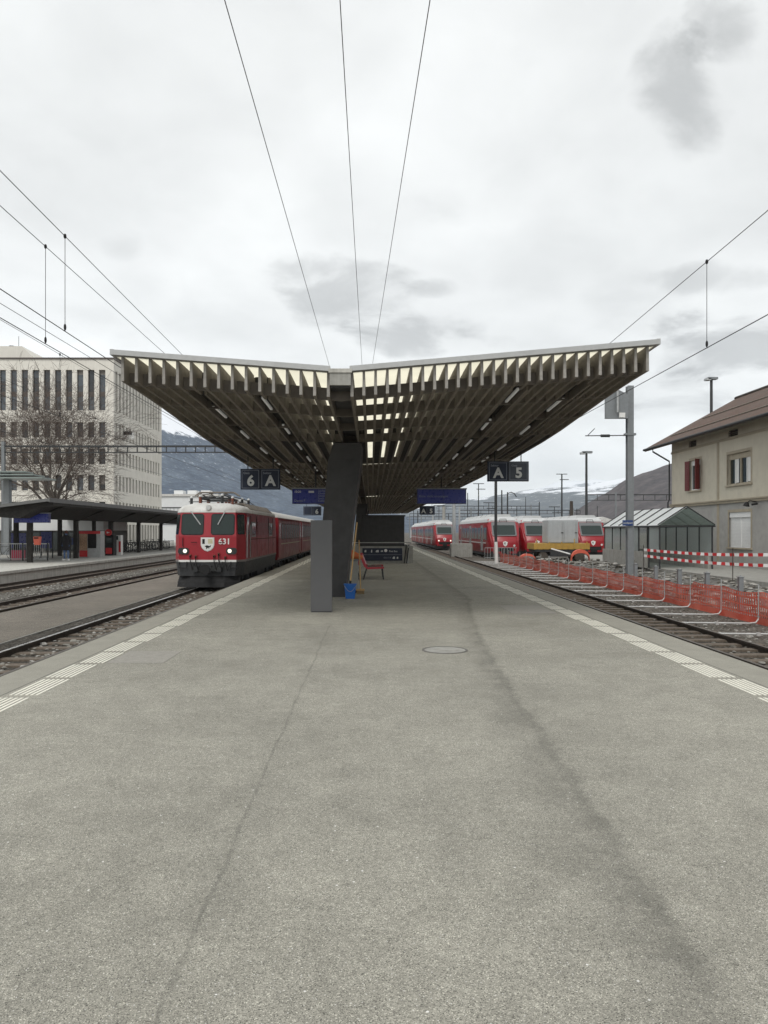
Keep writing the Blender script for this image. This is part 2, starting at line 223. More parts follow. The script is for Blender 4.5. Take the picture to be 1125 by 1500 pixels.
MT = dict(
    asphalt=asphalt('platform_asphalt', (.318, .306, .262), True, (-3.93, 4.44)),
    asphalt_path=asphalt('path_asphalt', (.19, .17, .142), False),
    concrete=mat('concrete', (.33, .325, .30), .85, var=.12, dirt=.4, streak=.35, bump=.3),
    concrete_pale=mat('pale_concrete', (.48, .47, .43), .85, var=.1, dirt=.35, streak=.45, bump=.25),
    concrete_dark=mat('stained_concrete', (.16, .155, .145), .9, var=.2, dirt=.5, streak=.5, bump=.3),
    tactile=mat('tactile_white', (.76, .74, .65), .7, var=.08, scale=2, dirt=.3, dirtcol=(.3, .29, .26)),
    ballast=gravel('ballast_dark', [(.06, .052, .042), (.15, .135, .115), (.26, .25, .22), (.04, .033, .026)], 17),
    ballast_pale=gravel('ballast_pale', [(.17, .16, .14), (.27, .255, .225), (.40, .385, .35), (.10, .09, .075)], 15),
    soil=gravel('gravelly_soil', [(.13, .115, .095), (.22, .20, .175), (.32, .30, .27), (.11, .098, .08)], 16, .7, .8),
    rubble=gravel('rubble', [(.17, .165, .155), (.29, .28, .265), (.42, .41, .39), (.13, .12, .105)], 7, 1.0, .5),
    stone=mat('stone', (.25, .24, .215), .9, var=.3, scale=4, dirt=.3),
    stone_pale=mat('stone_pale', (.36, .35, .325), .9, var=.3, scale=4, dirt=.3),
    stone_dark=mat('stone_dark', (.10, .09, .075), .9, var=.3, scale=4, dirt=.4),
    rail_side=mat('rail_rust', (.045, .034, .027), .75, var=.25, dirt=.3),
    rail_top=mat('rail_steel', (.74, .74, .73), .3, .9, var=.08, dirt=.1),
    rail_dull=mat('rail_dull', (.11, .095, .08), .5, .5, var=.2, dirt=.3),
    sleeper=mat('sleeper_wood', (.14, .112, .086), .9, var=.35, scale=5, dirt=.5, dirtcol=(.05, .04, .03), bump=.6, bscale=30),
    fin=mat('fin_brown', (.195, .172, .143), .75, var=.22, scale=1.2, dirt=.35, dirtcol=(.06, .047, .036)),
    fin_end=mat('fin_end_grey', (.30, .285, .26), .8, var=.2, scale=4, dirt=.35),
    beam=mat('beam_brown', (.132, .116, .098), .75, var=.2, scale=1.5, dirt=.35, dirtcol=(.05, .04, .03)),
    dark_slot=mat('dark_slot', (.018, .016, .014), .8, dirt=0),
    
    deck=translucent('translucent_deck', (.93, .905, .81), .95),
    alu=mat('weathered_aluminium', (.43, .435, .43), .45, .35, var=.08, dirt=.25, dirtcol=(.2, .2, .19)),
    tube=mat('luminaire_white', (.7, .7, .67), .4, dirt=0, emit=.08),
    pillar=mat('pillar_anthracite', (.042, .041, .042), .6, var=.2, scale=1.2, dirt=.3, dirtcol=(.025, .024, .024), streak=.25),
    totem=mat('totem_grey', (.098, .099, .103), .45, var=.05, scale=1, dirt=.12),
    totem_edge=mat('totem_edge', (.075, .077, .08), .5, var=.05, dirt=.1),
    navy=mat('sign_navy', (.010, .017, .040), .6, var=.05, dirt=.06),
    navy_glare=mat('sign_navy_glare', (.04, .05, .07), .45, var=.05, dirt=.05),  # paler navy: glare on the sign face put into the colour
    blue=mat('display_blue', (.010, .016, .13), .3, var=.06, dirt=.05),
    blue_lit=mat('display_blue_lit', (.012, .02, .15), .3, var=.03, dirt=0, emit=.06),
    blue_sign=mat('enamel_blue', (.015, .045, .16), .35, var=.05, dirt=.1),
    white=mat('white_paint', (.74, .74, .72), .5, var=.05, dirt=.15, dirtcol=(.3, .29, .26)),
    letter=mat('letter_grey_white', (.58, .59, .58), .5, var=.03, dirt=.05),
    letter_dim=mat('letter_dim', (.22, .24, .28), .5, var=.03, dirt=0),
    black=mat('black_paint', (.009, .009, .010), .8, var=.15, dirt=.1),
    dark=mat('dark_steel', (.036, .038, .04), .65, .2, var=.15, dirt=.3),
    surround=mat('cab_surround', (.13, .135, .14), .4, var=.06, dirt=.15), coachglass=mat('coach_glass', (.025, .022, .02), .3, var=.2, dirt=0), coachframe=mat('coach_window_frame', (.10, .06, .05), .6, var=.1, dirt=.2),
    grey=mat('grey_steel', (.22, .235, .245), .5, .3, var=.1, dirt=.2, streak=.2),
    galv=mat('galvanised_steel', (.42, .43, .43), .42, .5, var=.15, dirt=.2),
    brackets=mat('bracket_pale', (.55, .55, .54), .4, .3, var=.1, dirt=.2),
    loco_red=mat('loco_red', (.33, .011, .022), .35, var=.06, scale=1.5, dirt=.22, dirtcol=(.08, .02, .02), streak=.15),
    coach_red=mat('coach_red', (.23, .012, .018), .38, var=.08, scale=1.2, dirt=.3, dirtcol=(.06, .02, .018), streak=.2),
    bright_red=mat('railcar_red', (.28, .009, .016), .33, var=.05, scale=1.2, dirt=.12, dirtcol=(.12, .03, .03)),
    railcar_roof=mat('railcar_roof', (.50, .51, .51), .55, var=.08, dirt=.25, dirtcol=(.25, .24, .22)),
    trimgrey=mat('side_trim', (.20, .19, .18), .5, var=.1, dirt=.4),
    loco_grey=mat('loco_underframe', (.032, .034, .037), .6, var=.2, dirt=.3),
    loco_white=mat('roof_white', (.60, .595, .57), .5, var=.1, dirt=.45, dirtcol=(.25, .22, .19), streak=.2),
    roof_grime=mat('roof_grimy', (.21, .185, .155), .65, .2, var=.25, dirt=.5, dirtcol=(.09, .07, .055)),
    winglass=mat('dark_glass', (.018, .026, .026), .06, var=.1, dirt=0),
    cabglass=mat('cab_glass', (.012, .024, .021), .12, var=.1, dirt=0),
    lamp=mat('lit_headlamp', (1, .93, .78), .3, dirt=0, var=0, emit=.5),
    insul=mat('insulator_brown', (.16, .05, .03), .3, var=.1, dirt=.2),
    copper=mat('wire', (.03, .03, .03), .6, .3, var=.1, dirt=0),
    orange=mat('orange_plastic', (.62, .16, .045), .45, var=.08, dirt=.15),
    orange_red=mat('orange_red_plastic', (.66, .13, .08), .5, var=.1, dirt=.1),
    bucket=mat('bucket_blue', (.012, .11, .40), .4, var=.05, dirt=.08),
    wood=mat('broom_wood', (.50, .32, .14), .6, var=.15, scale=6, dirt=.15),
    bristle=mat('bristle', (.24, .17, .09), .9, var=.3, scale=8, dirt=.3),
    bin=mat('bin_grey', (.36, .36, .33), .6, var=.08, dirt=.25),
    bench_red=mat('bench_red', (.36, .03, .045), .4, var=.06, dirt=.1),
    glazed=mat('glazed_edge', (.20, .235, .22), .4, var=.1, dirt=.2),
    office=mat('office_stone', (.70, .675, .615), .85, var=.06, scale=.6, dirt=.22, dirtcol=(.3, .27, .22), streak=.15),
    office_glass=mat('office_glass', (.03, .035, .04), .08, var=.2, scale=.4, dirt=0),
    office_glass_refl=mat('office_glass_reflection', (.07, .085, .10), .12, var=.3, scale=.5, dirt=0), office_glass_c=mat('office_blind', (.17, .155, .14), .6, var=.15, dirt=0),  # bluish tone paints sky reflection into the office panes
    office_frame=mat('office_frame', (.075, .06, .052), .5, var=.1, dirt=.1),
    plaster=mat('house_plaster', (.56, .52, .425), .9, var=.08, scale=.5, dirt=.28, dirtcol=(.27, .24, .19), streak=.12, bump=.2),
    plaster_grey=mat('house_base_grey', (.37, .36, .34), .9, var=.12, scale=.8, dirt=.3, dirtcol=(.15, .14, .13), bump=.4),
    trim=mat('house_trim', (.38, .33, .25), .8, var=.1, dirt=.3),
    tiles=roof_tiles('roof_tiles'),
    eave=mat('eave_boards', (.15, .125, .10), .8, var=.15, dirt=.3),
    shutter=mat('red_shutter', (.15, .018, .019), .5, var=.1, dirt=.15),
    roller=mat('white_roller', (.78, .78, .77), .5, var=.04, dirt=.08),
    bark=mat('bark', (.085, .07, .058), .95, var=.3, scale=3, dirt=.4),
    twig=mat('twig', (.105, .08, .066), .95, var=.3, scale=2, dirt=.2),
    clear=glass('clear_glass', (.96, .98, .97), .86), roofglass=translucent('sky_white_roof_glass', (.92, .94, .94), .55), greenglass=glass('green_glass', (.84, .92, .88), .88),  # roof glass: its whiteness stands in for sky reflected on the slope
    net=net_mat(),
    tape_red=mat('tape_red', (.55, .03, .035), .4, dirt=0, var=.04), tape_white=mat('tape_white', (.8, .8, .79), .4, dirt=0, var=.03),
    yellow=mat('wagon_yellow', (.45, .28, .06), .55, var=.12, dirt=.35), container=mat('container_grey', (.40, .42, .43), .5, var=.05, dirt=.15, streak=.15),
    hall=mat('hall_white', (.70, .71, .71), .7, var=.05, scale=.2, dirt=.1),
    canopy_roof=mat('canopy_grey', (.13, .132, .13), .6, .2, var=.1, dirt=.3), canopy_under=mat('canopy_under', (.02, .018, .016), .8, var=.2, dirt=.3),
    skin=mat('skin', (.45, .28, .2), .6, dirt=0), hair=mat('hair', (.10, .04, .025), .8, dirt=0), coat=mat('coat_black', (.018, .018, .022), .9, dirt=0), jeans=mat('jeans', (.10, .16, .30), .9, dirt=0),
    pink=mat('poster_pink', (.6, .06, .12), .5, dirt=.05), snackred=mat('machine_red', (.5, .02, .025), .4, dirt=.05), snack=mat('snack_panel', (.38, .24, .15), .4, var=.9, scale=6, dirt=.3),
    tyre=mat('tyre_black', (.02, .02, .02), .8, dirt=.1),
    yellowgrey=mat('crest_yellow', (.55, .52, .35), .5, dirt=.1),
)
# ------------------------------------------------------------------ geometry helpers
OFF = {}
class MB:
    def __init__(s): s.v = []; s.f = []; s.m = []; s.mats = []; s.uv = {}
    def mi(s, m):
        m = MT[m] if isinstance(m, str) else m
        if m not in s.mats: s.mats.append(m)
        return s.mats.index(m)
    def face(s, pts, m, uv=None):
        b = len(s.v); s.v += [Vector(p) for p in pts]; s.f.append(tuple(range(b, b + len(pts)))); s.m.append(s.mi(m))
        if uv: s.uv[len(s.f) - 1] = uv
    def grid(s, rows, m, closed=False, uvf=None):
        b = len(s.v); n = len(rows[0]); k = s.mi(m)
        for r in rows: s.v += [Vector(p) for p in r]
        for i in range(len(rows) - 1):
            for j in range(n if closed else n - 1):
                j2 = (j + 1) % n
                s.f.append((b + i * n + j, b + i * n + j2, b + (i + 1) * n + j2, b + (i + 1) * n + j)); s.m.append(k)
                if uvf: s.uv[len(s.f) - 1] = [uvf(i, j), uvf(i, j + 1), uvf(i + 1, j + 1), uvf(i + 1, j)]
    def box(s, x0, x1, y0, y1, z0, z1, m):
        b = len(s.v); k = s.mi(m)
        s.v += [Vector(p) for p in ((x0, y0, z0), (x1, y0, z0), (x1, y1, z0), (x0, y1, z0), (x0, y0, z1), (x1, y0, z1), (x1, y1, z1), (x0, y1, z1))]
        for q in ((3, 2, 1, 0), (4, 5, 6, 7), (0, 1, 5, 4), (1, 2, 6, 5), (2, 3, 7, 6), (3, 0, 4, 7)): s.f.append(tuple(b + i for i in q)); s.m.append(k)
    def loft(s, secs, m, caps=True):
        b = len(s.v); n = len(secs[0]); s.grid(secs, m, True)
        if caps:
            k = s.mi(m); e = b + n * (len(secs) - 1)
            s.f.append(tuple(b + i for i in range(n))[::-1]); s.m.append(k); s.f.append(tuple(e + i for i in range(n))); s.m.append(k)
    def prism(s, poly, ax, a0, a1, m):
        f = {'x': lambda a, p: (a, p[0], p[1]), 'y': lambda a, p: (p[0], a, p[1]), 'z': lambda a, p: (p[0], p[1], a)}[ax]
        s.loft([[f(a0, p) for p in poly], [f(a1, p) for p in poly]], m)
    def bar(s, p0, p1, w, h, m, up=(0, 0, 1)):
        p0, p1 = Vector(p0), Vector(p1); d = (p1 - p0).normalized(); u = Vector(up)
        if abs(d.dot(u)) > .98: u = Vector((0, 1, 0))
        a = d.cross(u).normalized(); c = a.cross(d)
        q = [a * (w / 2) + c * (h / 2), a * (-w / 2) + c * (h / 2), a * (-w / 2) - c * (h / 2), a * (w / 2) - c * (h / 2)]
        s.loft([[p0 + x for x in q], [p1 + x for x in q]], m)
    def cyl(s, p0, p1, r, m, r1=None, n=10, caps=True):
        p0, p1 = Vector(p0), Vector(p1); d = (p1 - p0).normalized(); u = Vector((0, 0, 1)) if abs(d.z) < .95 else Vector((0, 1, 0))
        a = d.cross(u).normalized(); c = a.cross(d); r1 = r if r1 is None else r1
        ring = lambda p, q: [p + (a * math.cos(t) + c * math.sin(t)) * q for t in (2 * math.pi * i / n for i in range(n))]
        s.loft([ring(p0, r), ring(p1, r1)], m, caps)
    def tube(s, pts, r, m, n=6):
        pts = [Vector(p) for p in pts]; secs = []
        for i, p in enumerate(pts):
            d = (pts[min(i + 1, len(pts) - 1)] - pts[max(i - 1, 0)]).normalized(); u = Vector((0, 0, 1)) if abs(d.z) < .95 else Vector((0, 1, 0))
            a = d.cross(u).normalized(); c = a.cross(d); q = r[i] if isinstance(r, (list, tuple)) else r
            secs.append([p + (a * math.cos(t) + c * math.sin(t)) * q for t in (2 * math.pi * k / n for k in range(n))])
        s.loft(secs, m)
    def ball(s, c, r, m, n=10, k=6):
        c = Vector(c); r = Vector(r) if isinstance(r, (tuple, list)) else Vector((r, r, r))
        s.loft([[c + Vector((r.x * math.sin(a) * math.cos(t), r.y * math.sin(a) * math.sin(t), -r.z * math.cos(a))) for t in (2 * math.pi * i / n for i in range(n))] for a in (math.pi * (j + .03) / (k + .06) for j in range(k + 1))], m)
    def rock(s, c, r, m):
        a = random.random() * 6.28; b = random.uniform(.6, 1.2); e = random.uniform(.45, .9); c = Vector(c); secs = []
        for z, q in ((-.5, .6), (.05, 1), (.55, .6)):
            secs.append([c + Vector((r * q * random.uniform(.75, 1.2) * math.cos(a + t), r * b * q * random.uniform(.75, 1.2) * math.sin(a + t), r * e * z)) for t in (0, 1.2, 2.5, 3.7, 5.1)])
        s.loft(secs, m)
    def panel(s, c, u, v, w, h, m, r=.05, t=.02, n=3):       # rounded rectangular panel, u x v points outwards
        c, u, v = Vector(c), Vector(u).normalized(), Vector(v).normalized(); o = u.cross(v); pts = []
        for (sx, sy, a0) in ((1, 1, 0), (-1, 1, 90), (-1, -1, 180), (1, -1, 270)):
            for i in range(n + 1):
                a = R(a0 + 90 * i / n); pts.append(c + u * (sx * (w / 2 - r) + r * math.cos(a)) + v * (sy * (h / 2 - r) + r * math.sin(a)))
        s.loft([pts, [p + o * t for p in pts]], m)
    def build(s, name, parent=None, smooth=False, world=True, angle=38):
        off = OFF.get(parent, Vector((0, 0, 0))) if (parent and world) else Vector((0, 0, 0))
        me = bpy.data.meshes.new(name); me.from_pydata([tuple(p - off) for p in s.v], [], s.f)
        for m in s.mats: me.materials.append(m)
        me.polygons.foreach_set('material_index', s.m)
        if s.uv:
            l = me.uv_layers.new(name='UVMap')
            for i, q in s.uv.items():
                for k, li in enumerate(me.polygons[i].loop_indices): l.data[li].uv = q[k]
        bm = bmesh.new(); bm.from_mesh(me); bmesh.ops.recalc_face_normals(bm, faces=bm.faces[:])
        if smooth:
            for f in bm.faces: f.smooth = True
            for e in bm.edges: e.smooth = len(e.link_faces) == 2 and e.calc_face_angle(9) < R(angle)
        bm.to_mesh(me); bm.free()
        o = bpy.data.objects.new(name, me); COL.objects.link(o)
        if parent: o.parent = parent; OFF[o] = off
        return o
def tag(o, label=None, cat=None, group=None, kind=None):
    if label: o['label'] = label
    if cat: o['category'] = cat
    if group: o['group'] = group
    if kind: o['kind'] = kind
    return o
def thing(name, label, cat, loc=(0, 0, 0), group=None):
    o = bpy.data.objects.new(name, None); COL.objects.link(o); o.location = loc; o.empty_display_size = .2
    OFF[o] = Vector(loc); return tag(o, label, cat, group)
def dup(root, loc, label, group=None, rotz=None):
    r = root.copy(); COL.objects.link(r); r.location = loc; r['label'] = label
    if group: r['group'] = group
    if rotz is not None: r.rotation_euler = (0, 0, rotz)
    for c0 in list(root.children):
        c = c0.copy(); COL.objects.link(c); c.parent = r
        for g0 in list(c0.children):
            g = g0.copy(); COL.objects.link(g); g.parent = c
    return r
def text(body, size, loc, m, parent, name='lettering', bold=.02, align='CENTER', rz=0, w=None):
    cu = bpy.data.curves.new('t', 'FONT'); cu.body = body; cu.size = size; cu.align_x = align; cu.align_y = 'CENTER'; cu.extrude = .004; cu.offset = bold * size; cu.resolution_u = 3
    ob = bpy.data.objects.new('t', cu); COL.objects.link(ob); bpy.context.view_layer.update()
    me = bpy.data.meshes.new_from_object(ob.evaluated_get(bpy.context.evaluated_depsgraph_get())); COL.objects.unlink(ob); bpy.data.objects.remove(ob)
    off = OFF.get(parent, Vector((0, 0, 0)))
    me.transform(Matrix.Translation(Vector(loc) - off) @ Matrix.Rotation(rz, 4, 'Z') @ Matrix.Rotation(R(90), 4, 'X'))
    me.materials.clear(); me.materials.append(MT[m]); o = bpy.data.objects.new(name, me); COL.objects.link(o); o.parent = parent; OFF[o] = off; return o
def facade(mb, O, u, n, U, Z0, Z1, holes, m, depth=.3):
    """wall sheet with real openings: O origin, u along, n outwards; holes (u0,u1,z0,z1)"""
    O, u, n = Vector(O), Vector(u), Vector(n); z = Vector((0, 0, 1))
    P = lambda a, b, d=0: O + u * a + z * b - n * d
    us = sorted({0, U} | {h[0] for h in holes} | {h[1] for h in holes}); zs = sorted({Z0, Z1} | {h[2] for h in holes} | {h[3] for h in holes})
    for i in range(len(us) - 1):
        for j in range(len(zs) - 1):
            a, b = (us[i] + us[i + 1]) / 2, (zs[j] + zs[j + 1]) / 2
            if any(h[0] < a < h[1] and h[2] < b < h[3] for h in holes): continue
            mb.face([P(us[i], zs[j]), P(us[i + 1], zs[j]), P(us[i + 1], zs[j + 1]), P(us[i], zs[j + 1])], m)
    for a0, a1, b0, b1 in holes:
        for q in (((a0, b0), (a0, b1)), ((a1, b0), (a1, b1)), ((a0, b0), (a1, b0)), ((a0, b1), (a1, b1))):
            mb.face([P(*q[0]), P(*q[1]), P(*q[1], depth), P(*q[0], depth)], m)
ORD = ['nearest', 'second', 'third', 'fourth', 'fifth', 'sixth', 'seventh', 'eighth', 'ninth', 'tenth', 'eleventh', 'twelfth', 'thirteenth', 'fourteenth', 'fifteenth', 'sixteenth', 'seventeenth', 'eighteenth', 'nineteenth', 'twentieth', 'twenty-first', 'twenty-second', 'twenty-third', 'twenty-fourth', 'twenty-fifth']

# ------------------------------------------------------------------ ground, platform, tracks
ZR = -.37                                            # rail top
def struct(mb, name, **k): return tag(mb.build(name, **k), kind='structure')
g = MB(); g.face([(-9000, -200, -.62), (9000, -200, -.62), (9000, 9000, -.62), (-9000, 9000, -.62)], 'soil'); struct(g, 'ground')
XL, XR = -4.45, 5.0
g = MB(); g.box(XL, XR, -4, 112, -.06, 0, 'asphalt'); struct(g, 'platform')
g = MB(); g.box(XL + .06, XR - .06, -4, 112, -.62, -.06, 'concrete_dark'); struct(g, 'platform_base')
def bed(name, x0, x1, y0, y1, z, m, amp=.03, st=.25, drop=.1, lift=0, liftx=-99):
    mb = MB(); nx = max(3, int((x1 - x0) / .22)); rows = []; y = y0
    while y < y1:
        rows.append([(x0 + (x1 - x0) * i / nx, y, z + amp * noise.fractal(Vector((x0 + (x1 - x0) * i / nx, y, z)) * 2.3, 1, 2, 4) - (drop if i in (0, nx) else 0) + (lift if x0 + (x1 - x0) * i / nx < liftx else 0)) for i in range(nx + 1)])
        y += st * (1 if y < 40 else 3)
    mb.grid(rows, m); return struct(mb, name, smooth=True, angle=80)
bed('ballast_bed', -7.15, XL + .04, -1, 100, -.50, 'ballast', .03, .25, .0, .075, -6.62)
bed('ballast_bed', -12.3, -9.72, 2, 140, -.50, 'ballast', .02)
bed('ballast_bed', -16.0, -12.1, 4, 140, -.51, 'ballast_pale', .03)
bed('ballast_bed', XR - .04, 7.6, -1, 120, -.50, 'ballast', .02)
bed('gravel_strip', 7.5, 9.8, 3, 90, -.50, 'soil', .05)
g = MB(); g.box(-9.76, -7.13, 0, 130, -.62, -.40, 'asphalt_path'); struct(g, 'path')
g = MB(); g.box(-7.13, -7.09, 0, 130, -.6, -.404, 'concrete'); struct(g, 'path_kerb')
g = MB()
rows = []
for j in range(90):
    y = 13 + j * .75; rows.append([(9.6 + i * .33, y, -.45 + (.17 * noise.fractal(Vector((i * .5, y * .9, 3)), 1, 2, 5) + .05 * math.sin(i * .4 + y)) * (1 if i < 17 else .15)) for i in range(24)])
g.grid(rows, 'rubble'); struct(g, 'rubble_ground', smooth=True, angle=80)
g = MB(); g.box(15.6, 21, 14, 70, -.6, -.27, 'concrete'); struct(g, 'pavement')
g = MB(); g.box(-70, -15.9, -2, 140, -.12, 0, 'concrete_pale'); struct(g, 'far_platform')
g = MB(); g.box(-70, -16.0, -2, 140, -.62, -.12, 'concrete_pale'); struct(g, 'far_platform_base')
# loose stones
def stones(name, n, area, m, r, zf, d0):
    mb = MB()
    for i in range(n):
        y = d0 + (area[3] - d0) * random.random() ** 1.8; x = random.uniform(area[0], area[1]); rr = random.uniform(*r) * (1 if random.random() < .9 else 1.7)
        mb.rock((x, y, zf + rr * .15), rr, random.choice(m))
    return tag(mb.build(name), kind='stuff')
stones('loose_ballast', 2300, (-7.1, -4.55, 0, 30), ['stone', 'stone_dark', 'stone', 'stone_pale'], (.02, .05), -.49, 6)
stones('loose_ballast', 1500, (-13.6, -9.75, 0, 45), ['stone', 'stone_dark', 'stone_pale'], (.02, .05), -.49, 14)
stones('loose_ballast', 1600, (5.2, 7.6, 0, 34), ['stone_dark', 'stone', 'stone_dark'], (.02, .045), -.49, 7)
stones('loose_gravel', 1500, (7.5, 9.7, 0, 45), ['stone', 'stone_dark', 'stone_pale'], (.015, .04), -.49, 13)
stones('rubble_lumps', 1300, (9.7, 16, 0, 62), ['stone', 'stone_pale', 'stone', 'stone_dark'], (.04, .14), -.38, 18)
# tactile guidance lines
for nm, x0 in (('left', -3.88), ('right', 4.06)):
    mb = MB(); y = 1.2; k = 0
    while y < 105:
        n = 6 if y < 40 else 3
        for i in range(n):
            w = .027 if y < 40 else .07; xx = x0 + .31 * i / (n - 1) * .9 + (.03 if k % 2 else 0)
            mb.box(xx - .004, xx + w - .004, y, y + (.86 if y < 40 else .94), -.001, .006, 'tactile')
        y += 1.0; k += 1
    struct(mb, 'tactile_line')
for (x0, x1, y0, y1) in ((-3.5, -2.75, 10.2, 11.2), (3.0, 3.95, 16.3, 18.1)):
    mb = MB(); mb.box(x0, x1, y0, y1, -.01, .004, mat('patch_repair', (.285, .272, .243), .85, var=.2, scale=9, dirt=.3, bump=.4)); struct(mb, 'patch')
mh = thing('manhole_cover', 'round concrete-filled manhole cover set in the platform asphalt', 'manhole cover', (1.09, 11.3, 0))
mb = MB(); mb.cyl((1.09, 11.3, -.02), (1.09, 11.3, .006), .30, 'concrete', n=40); mb.build('lid', mh)
mb = MB(); n = 40; ring = lambda r, z: [(1.09 + r * math.cos(2 * math.pi * i / n), 11.3 + r * math.sin(2 * math.pi * i / n), z) for i in range(n)]
mb.grid([ring(.305, .002), ring(.305, .010), ring(.335, .010), ring(.335, .0)], 'concrete_dark', True); mb.build('rim', mh)
SLP = MB(); SLP.box(-.95, .95, -.12, .12, -.14, 0, 'sleeper'); SLP_ME = None
def track(xc, y0, y1, label, shiny, nsl, z_s=-.455, s0=None):
    global SLP_ME
    t = thing('railway_track', label, 'railway track', (xc, y0, ZR))
    for s, sh in zip((-.53, .53), shiny):
        mb = MB(); x = xc + s
        mb.box(x - .055, x + .055, y0, y1, ZR - .15, ZR - .13, 'rail_side'); mb.box(x - .01, x + .01, y0, y1, ZR - .13, ZR - .035, 'rail_side')
        mb.box(x - .035, x + .035, y0, y1, ZR - .035, ZR - .004, 'rail_side'); mb.box(x - .034, x + .034, y0, y1, ZR - .004, ZR, 'rail_top' if sh else 'rail_dull')
        mb.build('rail', t)
    y = s0 or y0; k = 0; far = MB()
    while y < min(y1, 90):
        if k < nsl:
            if SLP_ME is None: o = SLP.build('sleeper', t, world=False); SLP_ME = o.data
            else: o = bpy.data.objects.new('sleeper', SLP_ME); COL.objects.link(o); o.parent = t
            o.location = (random.uniform(-.03, .03), y - y0, z_s - ZR); o.rotation_euler = (0, 0, random.uniform(-.015, .015))
        else: far.box(xc - .95, xc + .95, y - .12, y + .12, z_s - .14, z_s, 'sleeper')
        y += .63; k += 1
    if far.f: tag(far.build('sleepers', t), kind='stuff')
track(-5.97, -1, 120, 'track along the left platform edge with one bright rail, under the red locomotive', (1, 0), 60, -.475, 4)
track(-10.5, 0, 140, 'empty rusty track between the asphalt path and the pale ballast', (0, 0), 60, -.475, 14)
track(-14.3, 0, 140, 'empty track directly along the far left platform', (0, 0), 40, -.485, 20)
track(6.7, -1, 120, 'track along the right platform edge beside the orange netting', (0, 0), 60, -.462, 5)
# ------------------------------------------------------------------ main canopy
CY0, CY1, CX = 13.6, 104.0, -.54
def sm(t): t = max(0, min(1, t)); return t * t * (3 - 2 * t)
def zb(x, y):
    k = 1 - sm((y - CY0) / 8.5)
    return 3.93 + .18 * (1 - sm((y - 19) / 17)) + abs(x - CX) * ((.035 if x > CX else .02) + (.052 if x > CX else .056) * k)
FD, ED = .43, .09
canopy = thing('platform_canopy', 'wide butterfly canopy of brown concrete fins over the middle platform', 'canopy', (CX, 20.3, 0))
ST = [CY0, 14.4, 15.2, 16.2, 17.3, 18.5, 20, 22, 26, 34, 50, 75, CY1]
LX = [-.75 - .2425 * i for i in range(16)]; RX = [-.33 + .209 * i for i in range(26)]
fx = sorted(LX + RX); SLOT = [-3.25, -2.05, 2.80, 3.98]
mb = MB()
for x in fx:
    short = min(abs(x - s) for s in SLOT) < .165
    a = []
    for y in (ST[:2] if short else ST):
        z = zb(x, y); a.append([(x - .027, y, z), (x + .027, y, z), (x + .022, y, z + FD), (x - .022, y, z + FD)])
    mb.loft(a, 'fin', caps=False); p = a[0]
    mb.face(p, 'fin_end'); mb.face(a[-1], 'fin')
mb.build('fins', canopy)
mb = MB()
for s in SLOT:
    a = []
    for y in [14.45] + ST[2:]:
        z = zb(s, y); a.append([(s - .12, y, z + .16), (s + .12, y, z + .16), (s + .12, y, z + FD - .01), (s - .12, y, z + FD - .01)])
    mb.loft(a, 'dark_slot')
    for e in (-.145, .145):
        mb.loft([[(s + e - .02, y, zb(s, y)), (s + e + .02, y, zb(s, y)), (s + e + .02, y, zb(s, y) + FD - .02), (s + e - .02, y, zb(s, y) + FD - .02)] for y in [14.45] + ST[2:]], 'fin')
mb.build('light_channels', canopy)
BY = [13.98, 15.95, 18.1, 20.5] + [26.4 + 2.2 * i for i in range(11)] + [53.6 + 2.4 * i for i in range(20)]
for y in BY:
    mb = MB(); h = .215; e = .004
    mb.loft([[(x, y - .05, z + e), (x, y + .05, z + e), (x, y + .05, z + h), (x, y - .05, z + h)] for x, z in ((x, zb(x, y)) for x in (LX[-1], CX, RX[-1]))], 'beam')
    mb.build('cross_beam', canopy)
mb = MB()
for L_ in (LX[::-1], RX):
    for a, b in list(zip(L_, L_[1:]))[::2]:
        if any(a - .05 < q < b + .05 for q in SLOT): continue
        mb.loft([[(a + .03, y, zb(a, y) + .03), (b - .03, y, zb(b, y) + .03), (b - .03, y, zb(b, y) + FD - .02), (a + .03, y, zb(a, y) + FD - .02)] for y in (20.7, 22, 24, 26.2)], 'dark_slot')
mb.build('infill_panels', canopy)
XE, XW = LX[-1] - .17, RX[-1] + .17
def deck(mb, y0, y1, m, lift=0, th=.03):
    st = [y for y in ST if y0 < y < y1]; st = [y0] + st + [y1]
    for (xa, xb) in ((XE, CX - .02), (CX + .02, XW)):
        mb.loft([[(xa, y, zb(xa, y) + FD + lift), (xb, y, zb(xb, y) + FD + lift), (xb, y, zb(xb, y) + FD + lift + th), (xa, y, zb(xa, y) + FD + lift + th)] for y in st], m)
mb = MB(); deck(mb, CY0 + .03, CY1, 'deck'); mb.build('translucent_deck', canopy)
